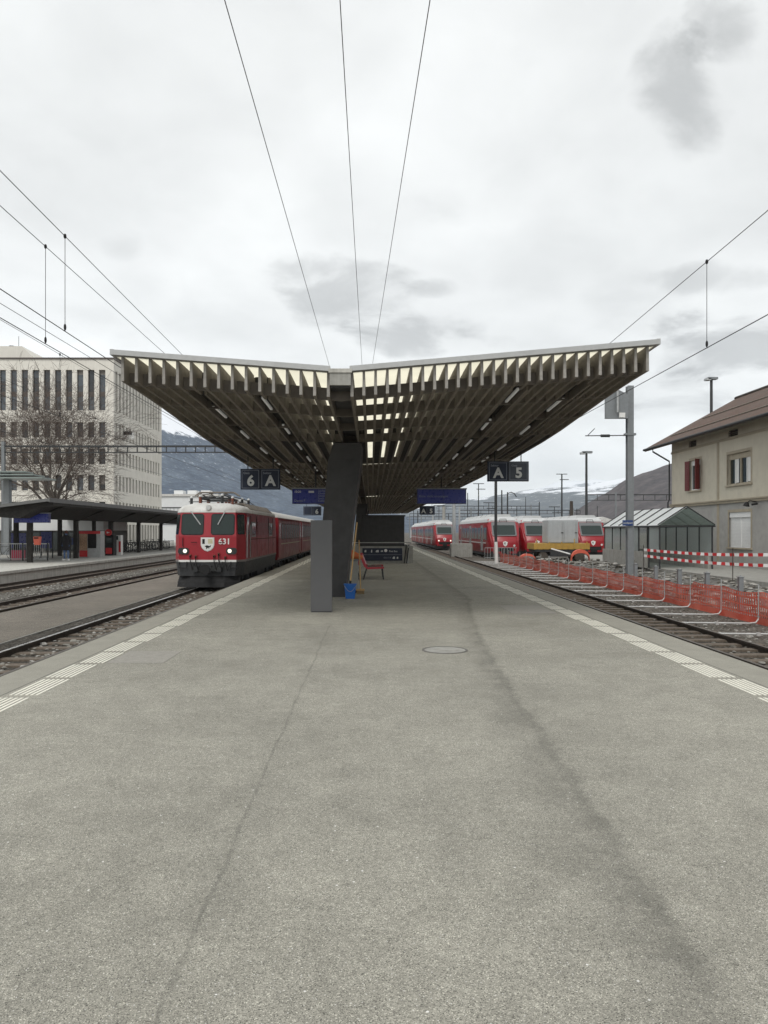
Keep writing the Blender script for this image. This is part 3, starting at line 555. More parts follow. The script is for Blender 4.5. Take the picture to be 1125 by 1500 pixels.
# fascia running round the roof edge
mb = MB()
for (xa, xb) in ((XE, CX - .17), (CX + .17, XW)):
    y0, y1 = CY0 - .13, CY0 + .03; h = lambda x: zb(x, CY0) + FD
    mb.loft([[(xa, y0, h(xa) + .0), (xa, y1, h(xa)), (xa, y1, h(xa) + ED), (xa, y0, h(xa) + ED)], [(xb, y0, h(xb)), (xb, y1, h(xb)), (xb, y1, h(xb) + ED), (xb, y0, h(xb) + ED)]], 'alu')
for x, s in ((XE, -1), (XW, 1)):
    mb.loft([[(x + s * .012, y, zb(x, y) + FD - .004), (x - s * .05, y, zb(x, y) + FD - .004), (x - s * .05, y, zb(x, y) + FD + ED + .003), (x + s * .012, y, zb(x, y) + FD + ED + .003)] for y in [CY0 - .132] + ST[1:]], 'alu')
mb.build('fascia', canopy)
mb = MB()
mb.loft([[(CX - .16, y, z - .24), (CX + .17, y, z - .24), (CX + .17, y, z + .0), (CX - .16, y, z + .0)] for y, z in ((y, zb(CX, y) + FD - .02) for y in [CY0 - .05] + ST[1:])], 'pillar')
mb.box(CX - .18, CX + .19, CY0 - .12, CY0 - .05, zb(CX, CY0) + .20, zb(CX, CY0) + FD - .01, 'concrete')
mb.box(CX - .20, CX + .21, CY0 - .14, CY0 - .1, zb(CX, CY0) + FD - .014, zb(CX, CY0) + FD + .055, 'concrete_pale')
mb.build('spine_gutter', canopy)
# pillar heads merge into the spine; the slab leans to the right as it rises
def pillar(y):
    mb = MB(); q = []
    for z, xa, xb, dy in ((0, -1.46, -.68, 0), (1.95, -1.28, -.48, -.05), (3.62, -1.12, -.26, -.15), (4.06, -.98, -.24, -.25)):
        q.append([(xa, y + dy, z), (xb, y + dy, z), (xb + .03, y + 1.0 - dy, z), (xa - .0, y + 1.0 - dy, z)])
    mb.loft(q, 'pillar'); return mb.build('pillar', canopy)
for y in (20.4, 62, 84): pillar(y)
LI = MB(); LI.box(-.024, .024, 0, 1.4, -.01, .03, 'tube'); LI.box(-.035, .035, -.03, 1.43, .03, .11, 'dark'); li0 = LI.build('luminaire', canopy, world=False); first = True
for s in SLOT:
    y = 14.6 + (0 if s in (2.8, -2.05) else 1.3)
    while y < 70:
        if first: o = li0; first = False
        else: o = li0.copy(); COL.objects.link(o); o.parent = canopy
        o.location = Vector((s, y, zb(s, y + .5) + .055)) - OFF[canopy]
        sl_ = (zb(s, y + 1.05) - zb(s, y)) / 1.05; o.rotation_euler = (math.atan(sl_), 0, 0)
        y += 3.4
# ------------------------------------------------------------------ signs under the canopy
def sector_sign(xc, y, z0, z1, w, a, b, label, glare=False, caps=True):
    t = thing('platform_sign', label, 'platform sign', (xc, y, z0), 'track and sector signs')
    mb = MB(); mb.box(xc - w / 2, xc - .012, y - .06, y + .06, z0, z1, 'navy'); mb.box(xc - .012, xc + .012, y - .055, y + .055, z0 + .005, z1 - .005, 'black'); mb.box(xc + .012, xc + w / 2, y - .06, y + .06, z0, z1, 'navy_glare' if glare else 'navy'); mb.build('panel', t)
    mb = MB(); h = z1 - z0
    for s in (-1, 1):
        c = xc + s * w / 4; r = w / 4 - .045; zc = (z0 + z1) / 2; q = h / 2 - .04; e = .012; f = y - .064
        for (xa, xb, za, zb2) in ((c - r, c + r, zc + q - e, zc + q), (c - r, c + r, zc - q, zc - q + e), (c - r, c - r + e, zc - q + e, zc + q - e), (c + r - e, c + r, zc - q + e, zc + q - e)): mb.box(xa, xb, f, y - .06, za, zb2, 'letter_dim')
    mb.build('outline', t)
    for s, ch in ((-1, a), (1, b)):
        if not ch: continue
        c = xc + s * w / 4; text(ch, h * .70, (c + .01, y - .066, z0 + h * .40), 'letter', t, 'lettering', .035)
        if caps: text('Gleis' if ch in '56' else 'Sektor', h * .15, (c - w / 4 + .09, y - .066, z1 - h * .21), 'letter_dim', t, 'lettering', .02, 'LEFT')
    mb = MB()
    for s in (-.32, .32): mb.cyl((xc + s * w, y, z1), (xc + s * w, y, zb(xc, y) + .2), .016, 'dark', n=6)
    mb.build('hanger', t); return t
sector_sign(-3.58, 25, 3.10, 3.77, 1.28, '6', 'A', 'navy hanging sign with 6 on its left half and A on its right')
sector_sign(4.28, 24, 3.30, 3.92, 1.28, 'A', '5', 'large navy hanging sign reading A 5, its right half paler', True)
sector_sign(4.55, 62, 3.07, 3.78, 1.22, 'A', '5', 'small distant navy A 5 sign below the right blue display', False, False)
sector_sign(-4.25, 56, 2.9, 3.55, 1.3, '', '6', 'small distant navy sign with 6 beside the dark pillar', False, False)
def display(x0, x1, y, z0, z1, label, zc=None):
    t = thing('departure_display', label, 'departure display', ((x0 + x1) / 2, y, z0))
    mb = MB(); mb.box(x0, x1, y, y + .28, z0, z1 - .05, 'blue'); mb.build('cabinet', t)
    mb = MB(); mb.box(x0 - .03, x1 + .03, y - .02, y + .3, z1 - .05, z1, 'grey'); mb.build('top_cover', t)
    mb = MB(); mb.box(x0 + .04, x0 + (x1 - x0) * .52, y - .008, y, z0 + .04, z1 - .08, 'blue_lit'); mb.box(x0 + (x1 - x0) * .54, x1 - .04, y - .008, y, z0 + .04, z1 - .08, 'blue_lit'); mb.build('screen', t)
    mb = MB(); xm = (x0 + x1) / 2; mb.cyl((xm, y + .14, z1), (xm, y + .14, (zc or zb(xm, y)) + .2), .03, 'dark', n=8); mb.build('hanger', t)
    return t
y = 34; t = display(PX(611, y), PX(683, y), y, PZ(738, y), PZ(715, y), 'wide blue display under the right wing with one dim line of text')
text('Bitte nicht einsteigen', .15, (PX(614, y), y - .012, PZ(727, y)), 'letter_dim', t, 'lettering', .0, 'LEFT')
y = 30; t = display(PX(428, y), PX(496, y), y, PZ(738, y), PZ(714.5, y), 'blue departure display under the left wing, half hidden by the pillar')
text('10:20', .12, (PX(431, y), y - .012, PZ(720.5, y)), 'letter', t, 'lettering', .01, 'LEFT')
text('Davos P', .13, (PX(431, y), y - .012, PZ(733.5, y)), 'letter_dim', t, 'lettering', .01, 'LEFT')
mb = MB(); mb.box(PX(452, y), PX(460, y), y - .014, y - .008, PZ(722, y), PZ(719, y), 'letter'); mb.build('line_badge', t)
for i in range(5): text('Landquart Klosters Davos Susch Küblis'.split()[i], .10, (PX(466, y), y - .012, PZ(719 + i * 3.7, y)), 'letter_dim', t, 'lettering', .01, 'LEFT')
# ------------------------------------------------------------------ platform furniture
t = thing('information_pillar', 'plain grey upright steel column standing before the dark canopy pillar', 'column', (-1.07, 16.6, 0))
mb = MB(); x0, x1 = PX(455, 16.6), PX(486, 16.6); z1 = PZ(762, 16.6)
mb.box(x0, x1, 16.6, 16.62, 0.02, z1, 'totem'); mb.build('front_panel', t)
mb = MB(); mb.box(x0 + .004, x1 - .004, 16.62, 16.86, 0, z1 - .004, 'totem_edge'); mb.build('cabinet', t)
mb = MB(); mb.box(x0 + .02, x1 - .02, 16.61, 16.84, 0.0, .02, 'dark'); mb.build('plinth', t)
def taper(mb, c, z0, z1, a0, b0, a1, b1, m): mb.loft([[(c[0] + s * a, c[1] + q * b, z) for s, q in ((-1, -1), (1, -1), (1, 1), (-1, 1))] for z, a, b in ((z0, a0, b0), (z1, a1, b1))], m)
bx = thing('bucket', 'square blue plastic bucket at the foot of the dark pillar', 'bucket', (-.53, 20.0, 0))
mb = MB(); taper(mb, (-.53, 20.0), 0, .36, .115, .10, .15, .135, 'bucket'); mb.build('tub', bx)
mb = MB(); taper(mb, (-.53, 20.0), .36, .385, .165, .15, .165, .15, 'bucket'); mb.build('rim', bx)
mb = MB(); mb.tube([(-.68 + .3 * i / 8, 19.84 - .02 * math.sin(math.pi * i / 8), .34 - .15 * math.sin(math.pi * i / 8)) for i in range(9)], .008, 'letter_dim'); mb.build('handle', bx)
br = thing('broom', 'wooden broom standing in the blue bucket, leaning on the pillar', 'broom', (-.53, 20.05, .3))
mb = MB(); mb.cyl((-.53, 20.02, .40), (-.36, 20.3, 1.98), .018, 'wood', n=8); mb.build('handle', br)
mb = MB(); mb.cyl((-.535, 20.015, .34), (-.528, 20.03, .46), .03, 'black', n=8); mb.build('socket', br)
bn = thing('litter_bin', 'pale grey litter bin behind the blue bucket, under the orange cone', 'litter bin', (-.5, 21.9, 0))
mb = MB(); mb.box(-.66, -.36, 21.7, 22.1, .08, .90, 'bin'); mb.build('body', bn)
mb = MB(); mb.box(-.67, -.35, 21.69, 22.11, .90, .94, 'grey'); mb.build('lid', bn)
mb = MB(); mb.box(-.62, -.4, 21.74, 22.06, 0, .08, 'dark'); mb.build('foot', bn)
cn = thing('traffic_cone', 'orange traffic cone lying on its side on the litter bin', 'traffic cone', (-.5, 21.88, .94))
mb = MB(); mb.cyl((-.60, 21.85, 1.10), (-.22, 21.85, 1.0), .15, 'orange', .04, n=14); mb.build('cone', cn)
mb = MB(); mb.bar((-.64, 21.85, 1.11), (-.60, 21.85, 1.10), .34, .32, 'orange', (0, 0, 1)); mb.build('base', cn)
b2 = thing('broom', 'wide street broom with brown bristles on the ground beside the litter bin', 'broom', (-.27, 21.5, 0))
mb = MB(); mb.cyl((-.28, 21.45, .12), (-.33, 21.66, 1.5), .017, 'wood', n=8); mb.build('handle', b2)
mb = MB(); mb.box(-.40, -.17, 21.40, 21.5, .09, .14, 'wood'); mb.box(-.39, -.18, 21.41, 21.49, 0, .09, 'bristle'); mb.build('head', b2)
def bench(x, y, s, label):
    t = thing('bench', label, 'bench', (x, y, 0), 'red benches behind the pillar')
    prof = [(-.42, .88), (-.38, .93), (-.32, .90), (-.20, .52), (-.12, .45), (.42, .47), (.47, .45), (.45, .40), (-.14, .37), (-.26, .47)]
    q = lambda yy: [(x + s * a, yy, b) for a, b in prof]
    for yy, nm in ((y, 0), (y + 1.72, 1)):
        mb = MB(); mb.loft([q(yy), q(yy + .06)], 'bench_red'); mb.build('end_frame', t)
    mb = MB(); mb.prism([(x + s * a, b) for a, b in ((-.36, .86), (-.31, .85), (-.18, .53), (-.23, .52))], 'y', y + .06, y + 1.72, 'bench_red'); mb.build('backrest', t)
    mb = MB()
    for i in range(6): mb.box(x + s * (-.10 + i * .088) - .035, x + s * (-.10 + i * .088) + .035, y + .06, y + 1.72, .425, .45, 'dark')
    mb.build('seat', t)
    for yy in (y + .02, y + 1.7):
        for a, b in ((-.16, -.28), (.40, .44)):
            mb = MB(); mb.bar((x + s * a, yy + .03, .4), (x + s * b, yy + .03, 0), .05, .04, 'dark'); mb.build('leg', t)
bench(.02, 27.7, 1, 'red bench with dark slatted seat facing the right track')
bench(-.72, 27.9, -1, 'red bench facing left, its curved back showing behind the broom')
# stairwell enclosure
st = thing('stairwell_enclosure', 'concrete stairwell parapet with a dark slatted wall above, under the canopy', 'stairwell', (0, 42, 0))
mb = MB(); mb.box(-.75, 2.05, 42, 42.22, 0, .92, 'concrete'); mb.box(2.05, 2.3, 42, 50, 0, .92, 'concrete'); mb.box(-1.0, -.75, 42, 50, 0, .92, 'concrete'); mb.build('parapet', st)
mb = MB(); mb.box(-.45, 1.95, 44.5, 44.62, .2, 2.60, 'pillar'); mb.box(-.5, 2.0, 44.4, 50, 2.6, 2.68, 'pillar'); mb.build('screen_wall', st)
mb = MB(); mb.tube([(-1.2, 41.96, 0), (-1.2, 41.96, 1.12), (2.2, 41.96, 1.12)], .028, 'galv'); mb.tube([(2.0, 41.9, 0), (2.06, 41.9, .95), (2.2, 41.96, 1.12)], .028, 'galv'); mb.build('handrail', st)
sg = thing('wayfinding_sign', 'long navy sign with white pictograms on the stairwell parapet', 'direction sign', (.6, 41.96, .2))
mb = MB(); mb.box(-.45, 1.72, 41.93, 42.0, .14, .82, 'navy'); mb.build('panel', sg)
mb = MB(); mb.box(-.42, 1.69, 41.925, 41.93, .46, .475, 'letter_dim'); mb.build('divider', sg)
mb = MB()
for x, w, h in ((-.34, .1, .12), (.02, .06, .15), (.28, .16, .12), (.55, .12, .07), (1.2, .12, .12), (1.42, .08, .1)):
    z = .66 if x < 1 else .30; mb.prism([(x, z - h / 2), (x + w, z - h / 2), (x + w, z + h / 2), (x + w * .4, z + h / 2), (x, z + h * .1)], 'y', 41.92, 41.928, 'letter')
mb.cyl((.82, 41.925, .69), (.82, 41.915, .69), .085, 'white', n=16); mb.build('pictogram', sg)
text('Post Bus', .13, (1.0, 41.92, .65), 'letter', sg, 'lettering', .01, 'LEFT'); text('Gleis 1-4', .11, (.7, 41.92, .30), 'letter_dim', sg, 'lettering', .01, 'LEFT')
for i, x in enumerate((1.82, 1.95)):
    mb = MB(); mb.cyl((x, 41.7, 0), (x + .12, 41.93, .95), .03, 'black', n=6); mb.ball((x + .12, 41.93, .97), .04, 'black')
    tag(mb.build('leaning_pole'), ['left', 'right'][i] + ' one of two black poles leaning on the stairwell parapet end', 'pole', 'poles leaning on the parapet')
# ------------------------------------------------------------------ locomotive
LXC, LY0, LY1 = -6.0, 28.3, 38.7
loco = thing('locomotive', 'red electric locomotive 631 with white roof and lit headlights at the left platform', 'locomotive', (LXC, LY0, ZR))
def plan(z, hw, fw, fy, ch=.55): return [(LXC - hw, LY0 + fy + ch, z), (LXC - fw, LY0 + fy, z), (LXC + fw, LY0 + fy, z), (LXC + hw, LY0 + fy + ch, z), (LXC + hw, LY1 - fy - ch, z), (LXC + fw, LY1 - fy, z), (LXC - fw, LY1 - fy, z), (LXC - hw, LY1 - fy - ch, z)]
mb = MB(); mb.loft([plan(.69, 1.31, 1.06, 0), plan(1.56, 1.31, 1.06, 0), plan(2.44, 1.27, 1.0, .16)], 'loco_red'); mb.build('body', loco)
mb = MB(); mb.loft([plan(.615, 1.315, 1.065, -.004), plan(.69, 1.315, 1.065, -.004)], 'trimgrey'); mb.box(LXC - 1.06, LXC + 1.06, LY0 - .014, LY0 - .005, .612, .692, 'white'); mb.build('white_stripe', loco)
mb = MB(); mb.loft([plan(.10, 1.24, 1.0, .03), plan(.615, 1.30, 1.05, .01)], 'loco_grey'); mb.build('underframe', loco)
mb = MB(); mb.loft([plan(2.44, 1.28, 1.01, .15), plan(2.56, 1.26, .98, .17), plan(2.70, 1.10, .85, .32), plan(2.80, .7, .6, .6)], 'loco_white'); mb.build('roof', loco, smooth=True, angle=50)
mb = MB()
for i in range(7):
    y0 = LY0 + 2.2 + i * 1.0; mb.prism([(LXC - 1.2, 2.58), (LXC - .95, 2.80), (LXC + .95, 2.80), (LXC + 1.2, 2.58), (LXC + 1.22, 2.62), (LXC + .97, 2.86), (LXC - .97, 2.86), (LXC - 1.22, 2.62)], 'y', y0, y0 + .82, 'roof_grime')
mb.build('roof_grilles', loco)
mb = MB(); pl = lambda z, w, f, b=.5: [(LXC - w, LY0 + f + .28, z), (LXC - w * .55, LY0 + f, z), (LXC + w * .55, LY0 + f, z), (LXC + w, LY0 + f + .28, z), (LXC + w, LY0 + b + .2, z), (LXC - w, LY0 + b + .2, z)]
mb.loft([pl(-.31, 1.16, -.12), pl(-.12, 1.15, -.06), pl(.0, 1.13, .02), pl(.13, 1.11, .08)], 'black'); mb.build('snow_plough', loco)
n_, v_ = Vector((0, -.88, .16)).normalized(), Vector((0, .16, .88)).normalized()
def wpt(x, z, o=0): return Vector((LXC + x, LY0 + .16 * (z - 1.56) / .88, z)) + n_ * o
for s, w, c in ((-1, .83, -.565), (1, .87, .55)):
    mb = MB(); mb.panel(wpt(c, 2.0, .001), (1, 0, 0), v_, w, .80, 'black', .1, .012); f = mb.build('windscreen', loco)
    mb = MB(); mb.panel(wpt(c, 2.0, .013), (1, 0, 0), v_, w - .06, .74, 'cabglass', .08, .004); mb.build('pane', f)
    mb = MB(); a = wpt(c + .08 * s, 2.48, .07); b = wpt(c + .30 * (1 if s < 0 else -.6), 1.98, .05); mb.bar(a, b, .035, .02, 'galv', (0, -1, 0)); mb.build('wiper', f)
for s in (-1, 1):                                     # corner windows on the chamfers
    mb = MB(); p0, p1 = Vector((LXC + s * 1.02, LY0 + .09, 0)), Vector((LXC + s * 1.285, LY0 + .63, 0)); d = (p1 - p0).normalized() * (1 if s > 0 else -1)
    mb.panel(Vector((0, 0, 2.0)) + (p0 + p1) / 2 + Vector((s * .012, -.006, 0)), d, (-s * .04, .16, .88), .46, .76, 'winglass', .06, .012); mb.build('corner_window', loco)
for s in (-1, 1):
    c = Vector((LXC + s * .88, LY0, 1.02)); h = MB()
    h.panel(c + Vector((0, -.001, 0)), (1, 0, 0), (0, 0, 1), .40, .24, 'dark', .1, .04); o = h.build('headlight', loco)
    h = MB(); h.cyl(c + Vector((-.06 * s, -.041, 0)), c + Vector((-.06 * s, -.06, 0)), .072, 'lamp', n=16); h.build('lens', o)
mb = MB(); c = wpt(0, 2.62, 0); mb.cyl(c + Vector((0, .1, 0)), c + Vector((0, -.06, 0)), .10, 'loco_white', n=14); mb.cyl(c + Vector((0, -.06, 0)), c + Vector((0, -.068, 0)), .075, 'letter', n=14); mb.build('top_lamp', loco)
# crest shield
def shield(c, w, h, m, y, parent, name):
    pts = [(-.5, .5), (.5, .5), (.5, -.05), (.42, -.25), (.25, -.42), (0, -.5), (-.25, -.42), (-.42, -.25), (-.5, -.05)]
    mb = MB(); mb.prism([(c[0] + a * w, c[1] + b * h) for a, b in pts], 'y', y, y - .01, m); return mb.build(name, parent)
cx, cz = LXC + .0, 1.26
cr = shield((cx, cz), .50, .52, 'letter', LY0 - .002, loco, 'crest')
shield((cx, cz), .45, .47, 'white', LY0 - .012, cr, 'crest_field')
mb = MB(); yy = LY0 - .026
mb.box(cx - .19, cx - .10, yy, yy + .005, cz + .02, cz + .20, 'black'); mb.box(cx + .02, cx + .19, yy, yy + .004, cz + .03, cz + .20, 'yellowgrey')
mb.prism([(cx - .11, cz - .06), (cx - .02, cz - .03), (cx + .08, cz - .06), (cx + .13, cz - .02), (cx + .11, cz - .10), (cx + .05, cz - .11), (cx + .07, cz - .17), (cx + .02, cz - .12), (cx - .05, cz - .18), (cx - .05, cz - .10)], 'y', yy, yy + .005, 'black'); mb.build('crest_charge', cr)
text('631', .30, (LXC + .62, LY0 - .006, 1.36), 'white', loco, 'number', .022)
for (x, z0) in ((-.62, .86), (.42, .92), (.66, .80), (-.42, .83), (.25, .85)):
    mb = MB(); mb.tube([(LXC + x, LY0 - .0, z0), (LXC + x, LY0 - .13, z0 - .02), (LXC + x + .03, LY0 - .18, z0 - .25), (LXC + x + .1, LY0 - .15, z0 - .5), (LXC + x + .16, LY0 - .08, z0 - .3)], .026, 'black')
    mb.cyl((LXC + x, LY0, z0), (LXC + x, LY0 - .1, z0), .04, 'insul', n=8); mb.build('hose', loco, smooth=True)
for x in (-.9, 1.0): mb = MB(); mb.tube([(LXC + x - .14, LY0 - .01, .62), (LXC + x - .14, LY0 - .08, .40), (LXC + x + .14, LY0 - .08, .40), (LXC + x + .14, LY0 - .01, .62)], .02, 'black'); mb.build('cable_loop', loco)
mb = MB(); mb.box(LXC - .16, LXC + .16, LY0 - .1, LY0 + .2, .22, .48, 'dark'); mb.box(LXC - .5, LXC + .5, LY0 - .12, LY0 + .0, .28, .42, 'dark'); mb.cyl((LXC, LY0 - .1, .36), (LXC, LY0 - .42, .36), .09, 'dark', n=12); mb.cyl((LXC, LY0 - .42, .36), (LXC, LY0 - .48, .36), .19, 'black', n=18)
mb.box(LXC - .52, LXC - .34, LY0 - .14, LY0 + .1, .26, .44, 'dark'); mb.box(LXC + .34, LXC + .52, LY0 - .14, LY0 + .1, .26, .44, 'dark'); mb.build('coupler', loco)
mb = MB()
for x in (-.5, .5, -1.02):
    mb.tube([(LXC + x - .09, LY0 - .0, 1.34), (LXC + x - .09, LY0 - .07, 1.34), (LXC + x + .09, LY0 - .07, 1.34), (LXC + x + .09, LY0, 1.34)] if abs(x) < .9 else [(LXC - .9, LY0, 1.5), (LXC - .9, LY0 - .06, 1.5), (LXC - .9, LY0 - .06, 1.2), (LXC - .9, LY0, 1.2)], .014, 'black')
for y in (LY0 + .66, LY0 + 1.42): mb.cyl((LXC + 1.35, y, .75), (LXC + 1.35, y, 2.0), .016, 'galv', n=6)
mb.build('handrail', loco)
mb = MB(); mb.box(LXC + 1.29, LXC + 1.318, LY0 + .78, LY0 + 1.36, .72, 2.38, 'coach_red'); mb.box(LXC + 1.3, LXC + 1.324, LY0 + .86, LY0 + 1.28, 1.62, 2.28, 'winglass'); mb.build('cab_door', loco)
for y0, y1 in ((LY0 + 2.0, LY0 + 3.1), (LY0 + 7.2, LY0 + 8.3)):
    mb = MB(); mb.box(LXC + 1.27, LXC + 1.318, y0, y1, 1.52, 2.12, 'galv'); w = mb.build('side_window', loco); mb = MB(); mb.box(LXC + 1.318, LXC + 1.323, y0 + .07, y1 - .07, 1.58, 2.06, 'winglass'); mb.build('pane', w)
mb = MB()
for k in range(9):
    z = 1.6 + k * .06; mb.box(LXC + 1.28, LXC + 1.322, LY0 + 3.6, LY0 + 6.8, z, z + .03, 'coach_red')
mb.build('louvre', loco)
mb = MB()
for yy in (2.0 - .18, 3.4, 7.0, 8.55): mb.box(LXC + 1.295, LXC + 1.3175, LY0 + yy, LY0 + yy + .03, .72, 2.36, 'black')
mb.box(LXC + 1.295, LXC + 1.3165, LY0 + 1.5, LY1 - .8, 1.42, 1.445, 'black'); mb.build('panel_seam', loco)
def bogie(parent, xc, y, z0=ZR, name='bogie'):
    mb = MB()
    for s in (-1, 1):
        mb.box(xc + s * .98 - .06, xc + s * .98 + .06, y - 1.5, y + 1.5, z0 + .42, z0 + .62, 'loco_grey'); mb.box(xc + s * 1.02 - .1, xc + s * 1.02 + .1, y - .35, y + .35, z0 + .2, z0 + .44, 'loco_grey')
        for q in (-1, 1): mb.box(xc + s * 1.0 - .1, xc + s * 1.0 + .1, y + q * 1.05 - .18, y + q * 1.05 + .18, z0 + .28, z0 + .6, 'dark'); mb.cyl((xc + s * 1.0, y + q * .6, z0 + .3), (xc + s * 1.0, y + q * .6, z0 + .66), .07, 'dark', n=8)
    mb.box(xc - .9, xc + .9, y - .4, y + .4, z0 + .35, z0 + .6, 'loco_grey'); o = mb.build(name, parent)
    for q in (-1, 1):
        mb = MB(); mb.cyl((xc - .6, y + q * 1.05, z0 + .42), (xc - .47, y + q * 1.05, z0 + .42), .42, 'rail_dull', n=20); mb.cyl((xc + .47, y + q * 1.05, z0 + .42), (xc + .6, y + q * 1.05, z0 + .42), .42, 'rail_dull', n=20); mb.cyl((xc - .5, y + q * 1.05, z0 + .42), (xc + .5, y + q * 1.05, z0 + .42), .08, 'dark', n=8); mb.build('wheelset', o)
bogie(loco, LXC, LY0 + 2.3); bogie(loco, LXC, LY1 - 2.3)
mb = MB(); mb.box(LXC + .8, LXC + 1.2, LY0 + 4.3, LY0 + 6.2, -.12, .1, 'loco_grey'); mb.box(LXC - 1.2, LXC - .8, LY0 + 4.3, LY0 + 6.2, -.12, .1, 'loco_grey'); mb.build('battery_box', loco)
pn = MB(); y0 = LY0 + 1.35
for x in (-.55, .55):
    for y in (y0, y0 + 1.5): pn.cyl((LXC + x, y, 2.74), (LXC + x, y, 2.98), .06, 'insul', n=8)
    pn.bar((LXC + x, y0 - .1, 3.0), (LXC + x, y0 + 1.6, 3.0), .06, .06, 'dark')
for y in (y0 - .08, y0 + 1.58): pn.bar((LXC - .6, y, 3.0), (LXC + .6, y, 3.0), .06, .06, 'dark')
for s in (-1, 1):
    pn.cyl((LXC + s * .5, y0 + .1, 3.04), (LXC + s * .36, y0 + 1.9, 3.14), .025, 'dark', n=6); pn.cyl((LXC + s * .36, y0 + 1.9, 3.14), (LXC + s * .28, y0 + .2, 3.24), .02, 'roof_grime', n=6); pn.cyl((LXC + s * .5, y0 + 1.4, 3.04), (LXC + s * .4, y0 - .35, 3.13), .025, 'dark', n=6); pn.cyl((LXC + s * .4, y0 - .35, 3.13), (LXC + s * .28, y0 + 1.0, 3.24), .02, 'roof_grime', n=6)
for y in (y0 + .35, y0 + .7): pn.tube([(LXC - .85, y, 3.12), (LXC - .65, y, 3.26), (LXC + .65, y, 3.26), (LXC + .85, y, 3.12)], .028, 'roof_grime')
pn.build('pantograph', loco)
mb = MB()
for i, (x, y) in enumerate(((-.8, .9), (-.45, .8), (.35, 1.0), (.75, .95), (.7, 3.4), (-.7, 3.4), (.5, 4.2), (0, 3.6), (.65, 5.4), (-.6, 5.0))):
    mb.cyl((LXC + x, LY0 + y, 2.7), (LXC + x, LY0 + y, 3.0 + .05 * (i % 3)), .055, 'insul' if i % 2 else 'dark', n=8); mb.ball((LXC + x, LY0 + y, 3.02 + .05 * (i % 3)), .06, 'letter')
mb.tube([(LXC - .9, LY0 + .9, 2.86), (LXC + .9, LY0 + .92, 2.88)], .018, 'dark'); mb.tube([(LXC + .75, LY0 + .95, 3.05), (LXC + .7, LY0 + 3.4, 3.08), (LXC + .65, LY0 + 5.4, 3.05), (LXC + .5, LY0 + 8.2, 2.95)], .016, 'dark')
mb.tube([(LXC - .5, LY0 + .9, 3.0), (LXC - .1, LY0 + 1.0, 3.1), (LXC + .35, LY0 + 1.0, 3.02)], .02, 'dark'); mb.build('roof_equipment', loco)
# ------------------------------------------------------------------ red coaches behind it
def coach(y0, L, label):
    t = thing('passenger_coach', label, 'train coach', (LXC, y0, ZR), 'red coaches behind the locomotive'); hw = 1.31; y1 = y0 + L
    sec = lambda y: [(LXC - hw + .06, y, .28), (LXC + hw - .06, y, .28), (LXC + hw, y, .55), (LXC + hw, y, 2.30), (LXC + hw - .05, y, 2.44), (LXC - hw + .05, y, 2.44), (LXC - hw, y, 2.30), (LXC - hw, y, .55)]
    mb = MB(); mb.loft([sec(y0), sec(y1)], 'coach_red'); mb.build('body', t)
    mb = MB(); q = lambda y: [(LXC - hw + .03, y, 2.44), (LXC + hw - .03, y, 2.44), (LXC + 1.0, y, 2.68), (LXC + .6, y, 2.81), (LXC, y, 2.86), (LXC - .6, y, 2.81), (LXC - 1.0, y, 2.68)]; mb.loft([q(y0 + .02), q(y1 - .02)], 'loco_white'); mb.build('roof', t, smooth=True, angle=50)
    mb = MB(); mb.box(LXC + hw - .01, LXC + hw + .004, y0 + 1.1, y1 - 1.1, 1.06, 1.10, 'yellowgrey'); mb.build('waist_line', t)
    for ya in (y0 + .12, y1 - 1.0):
        mb = MB(); mb.box(LXC + hw - .02, LXC + hw + .012, ya, ya + .88, .4, 2.34, 'bright_red'); d = mb.build('door', t); mb = MB(); mb.box(LXC + hw, LXC + hw + .017, ya + .25, ya + .63, 1.35, 2.15, 'winglass'); mb.build('pane', d)
    n = int((L - 2.6) / 1.25)
    for i in range(n):
        ya = y0 + 1.3 + i * (L - 2.6) / n; mb = MB(); mb.box(LXC + hw - .02, LXC + hw + .01, ya + .1, ya + 1.05, 1.30, 2.16, 'coachframe'); w = mb.build('window', t); mb = MB(); mb.box(LXC + hw + .01, LXC + hw + .014, ya + .15, ya + 1.0, 1.35, 2.11, 'coachglass'); mb.build('pane', w)
    mb = MB(); mb.box(LXC - 1.1, LXC + 1.1, y0 + .5, y1 - .5, .12, .28, 'loco_grey'); mb.build('underframe', t)
    mb = MB(); mb.box(LXC - .5, LXC + .5, y0 - .28, y0 + .02, .5, 2.3, 'black'); mb.build('gangway', t)
    bogie(t, LXC, y0 + 2.2); bogie(t, LXC, y1 - 2.2)
    return t
c1 = coach(39.1, 12.6, 'red passenger coach coupled right behind the locomotive')
for i, l in enumerate(('second red coach behind the locomotive, next to the grey column', 'third red coach behind the locomotive, hidden mostly by the grey column', 'last red coach of the locomotive train')): dup(c1, (LXC, 39.1 + 13.0 * (i + 1), ZR), l)
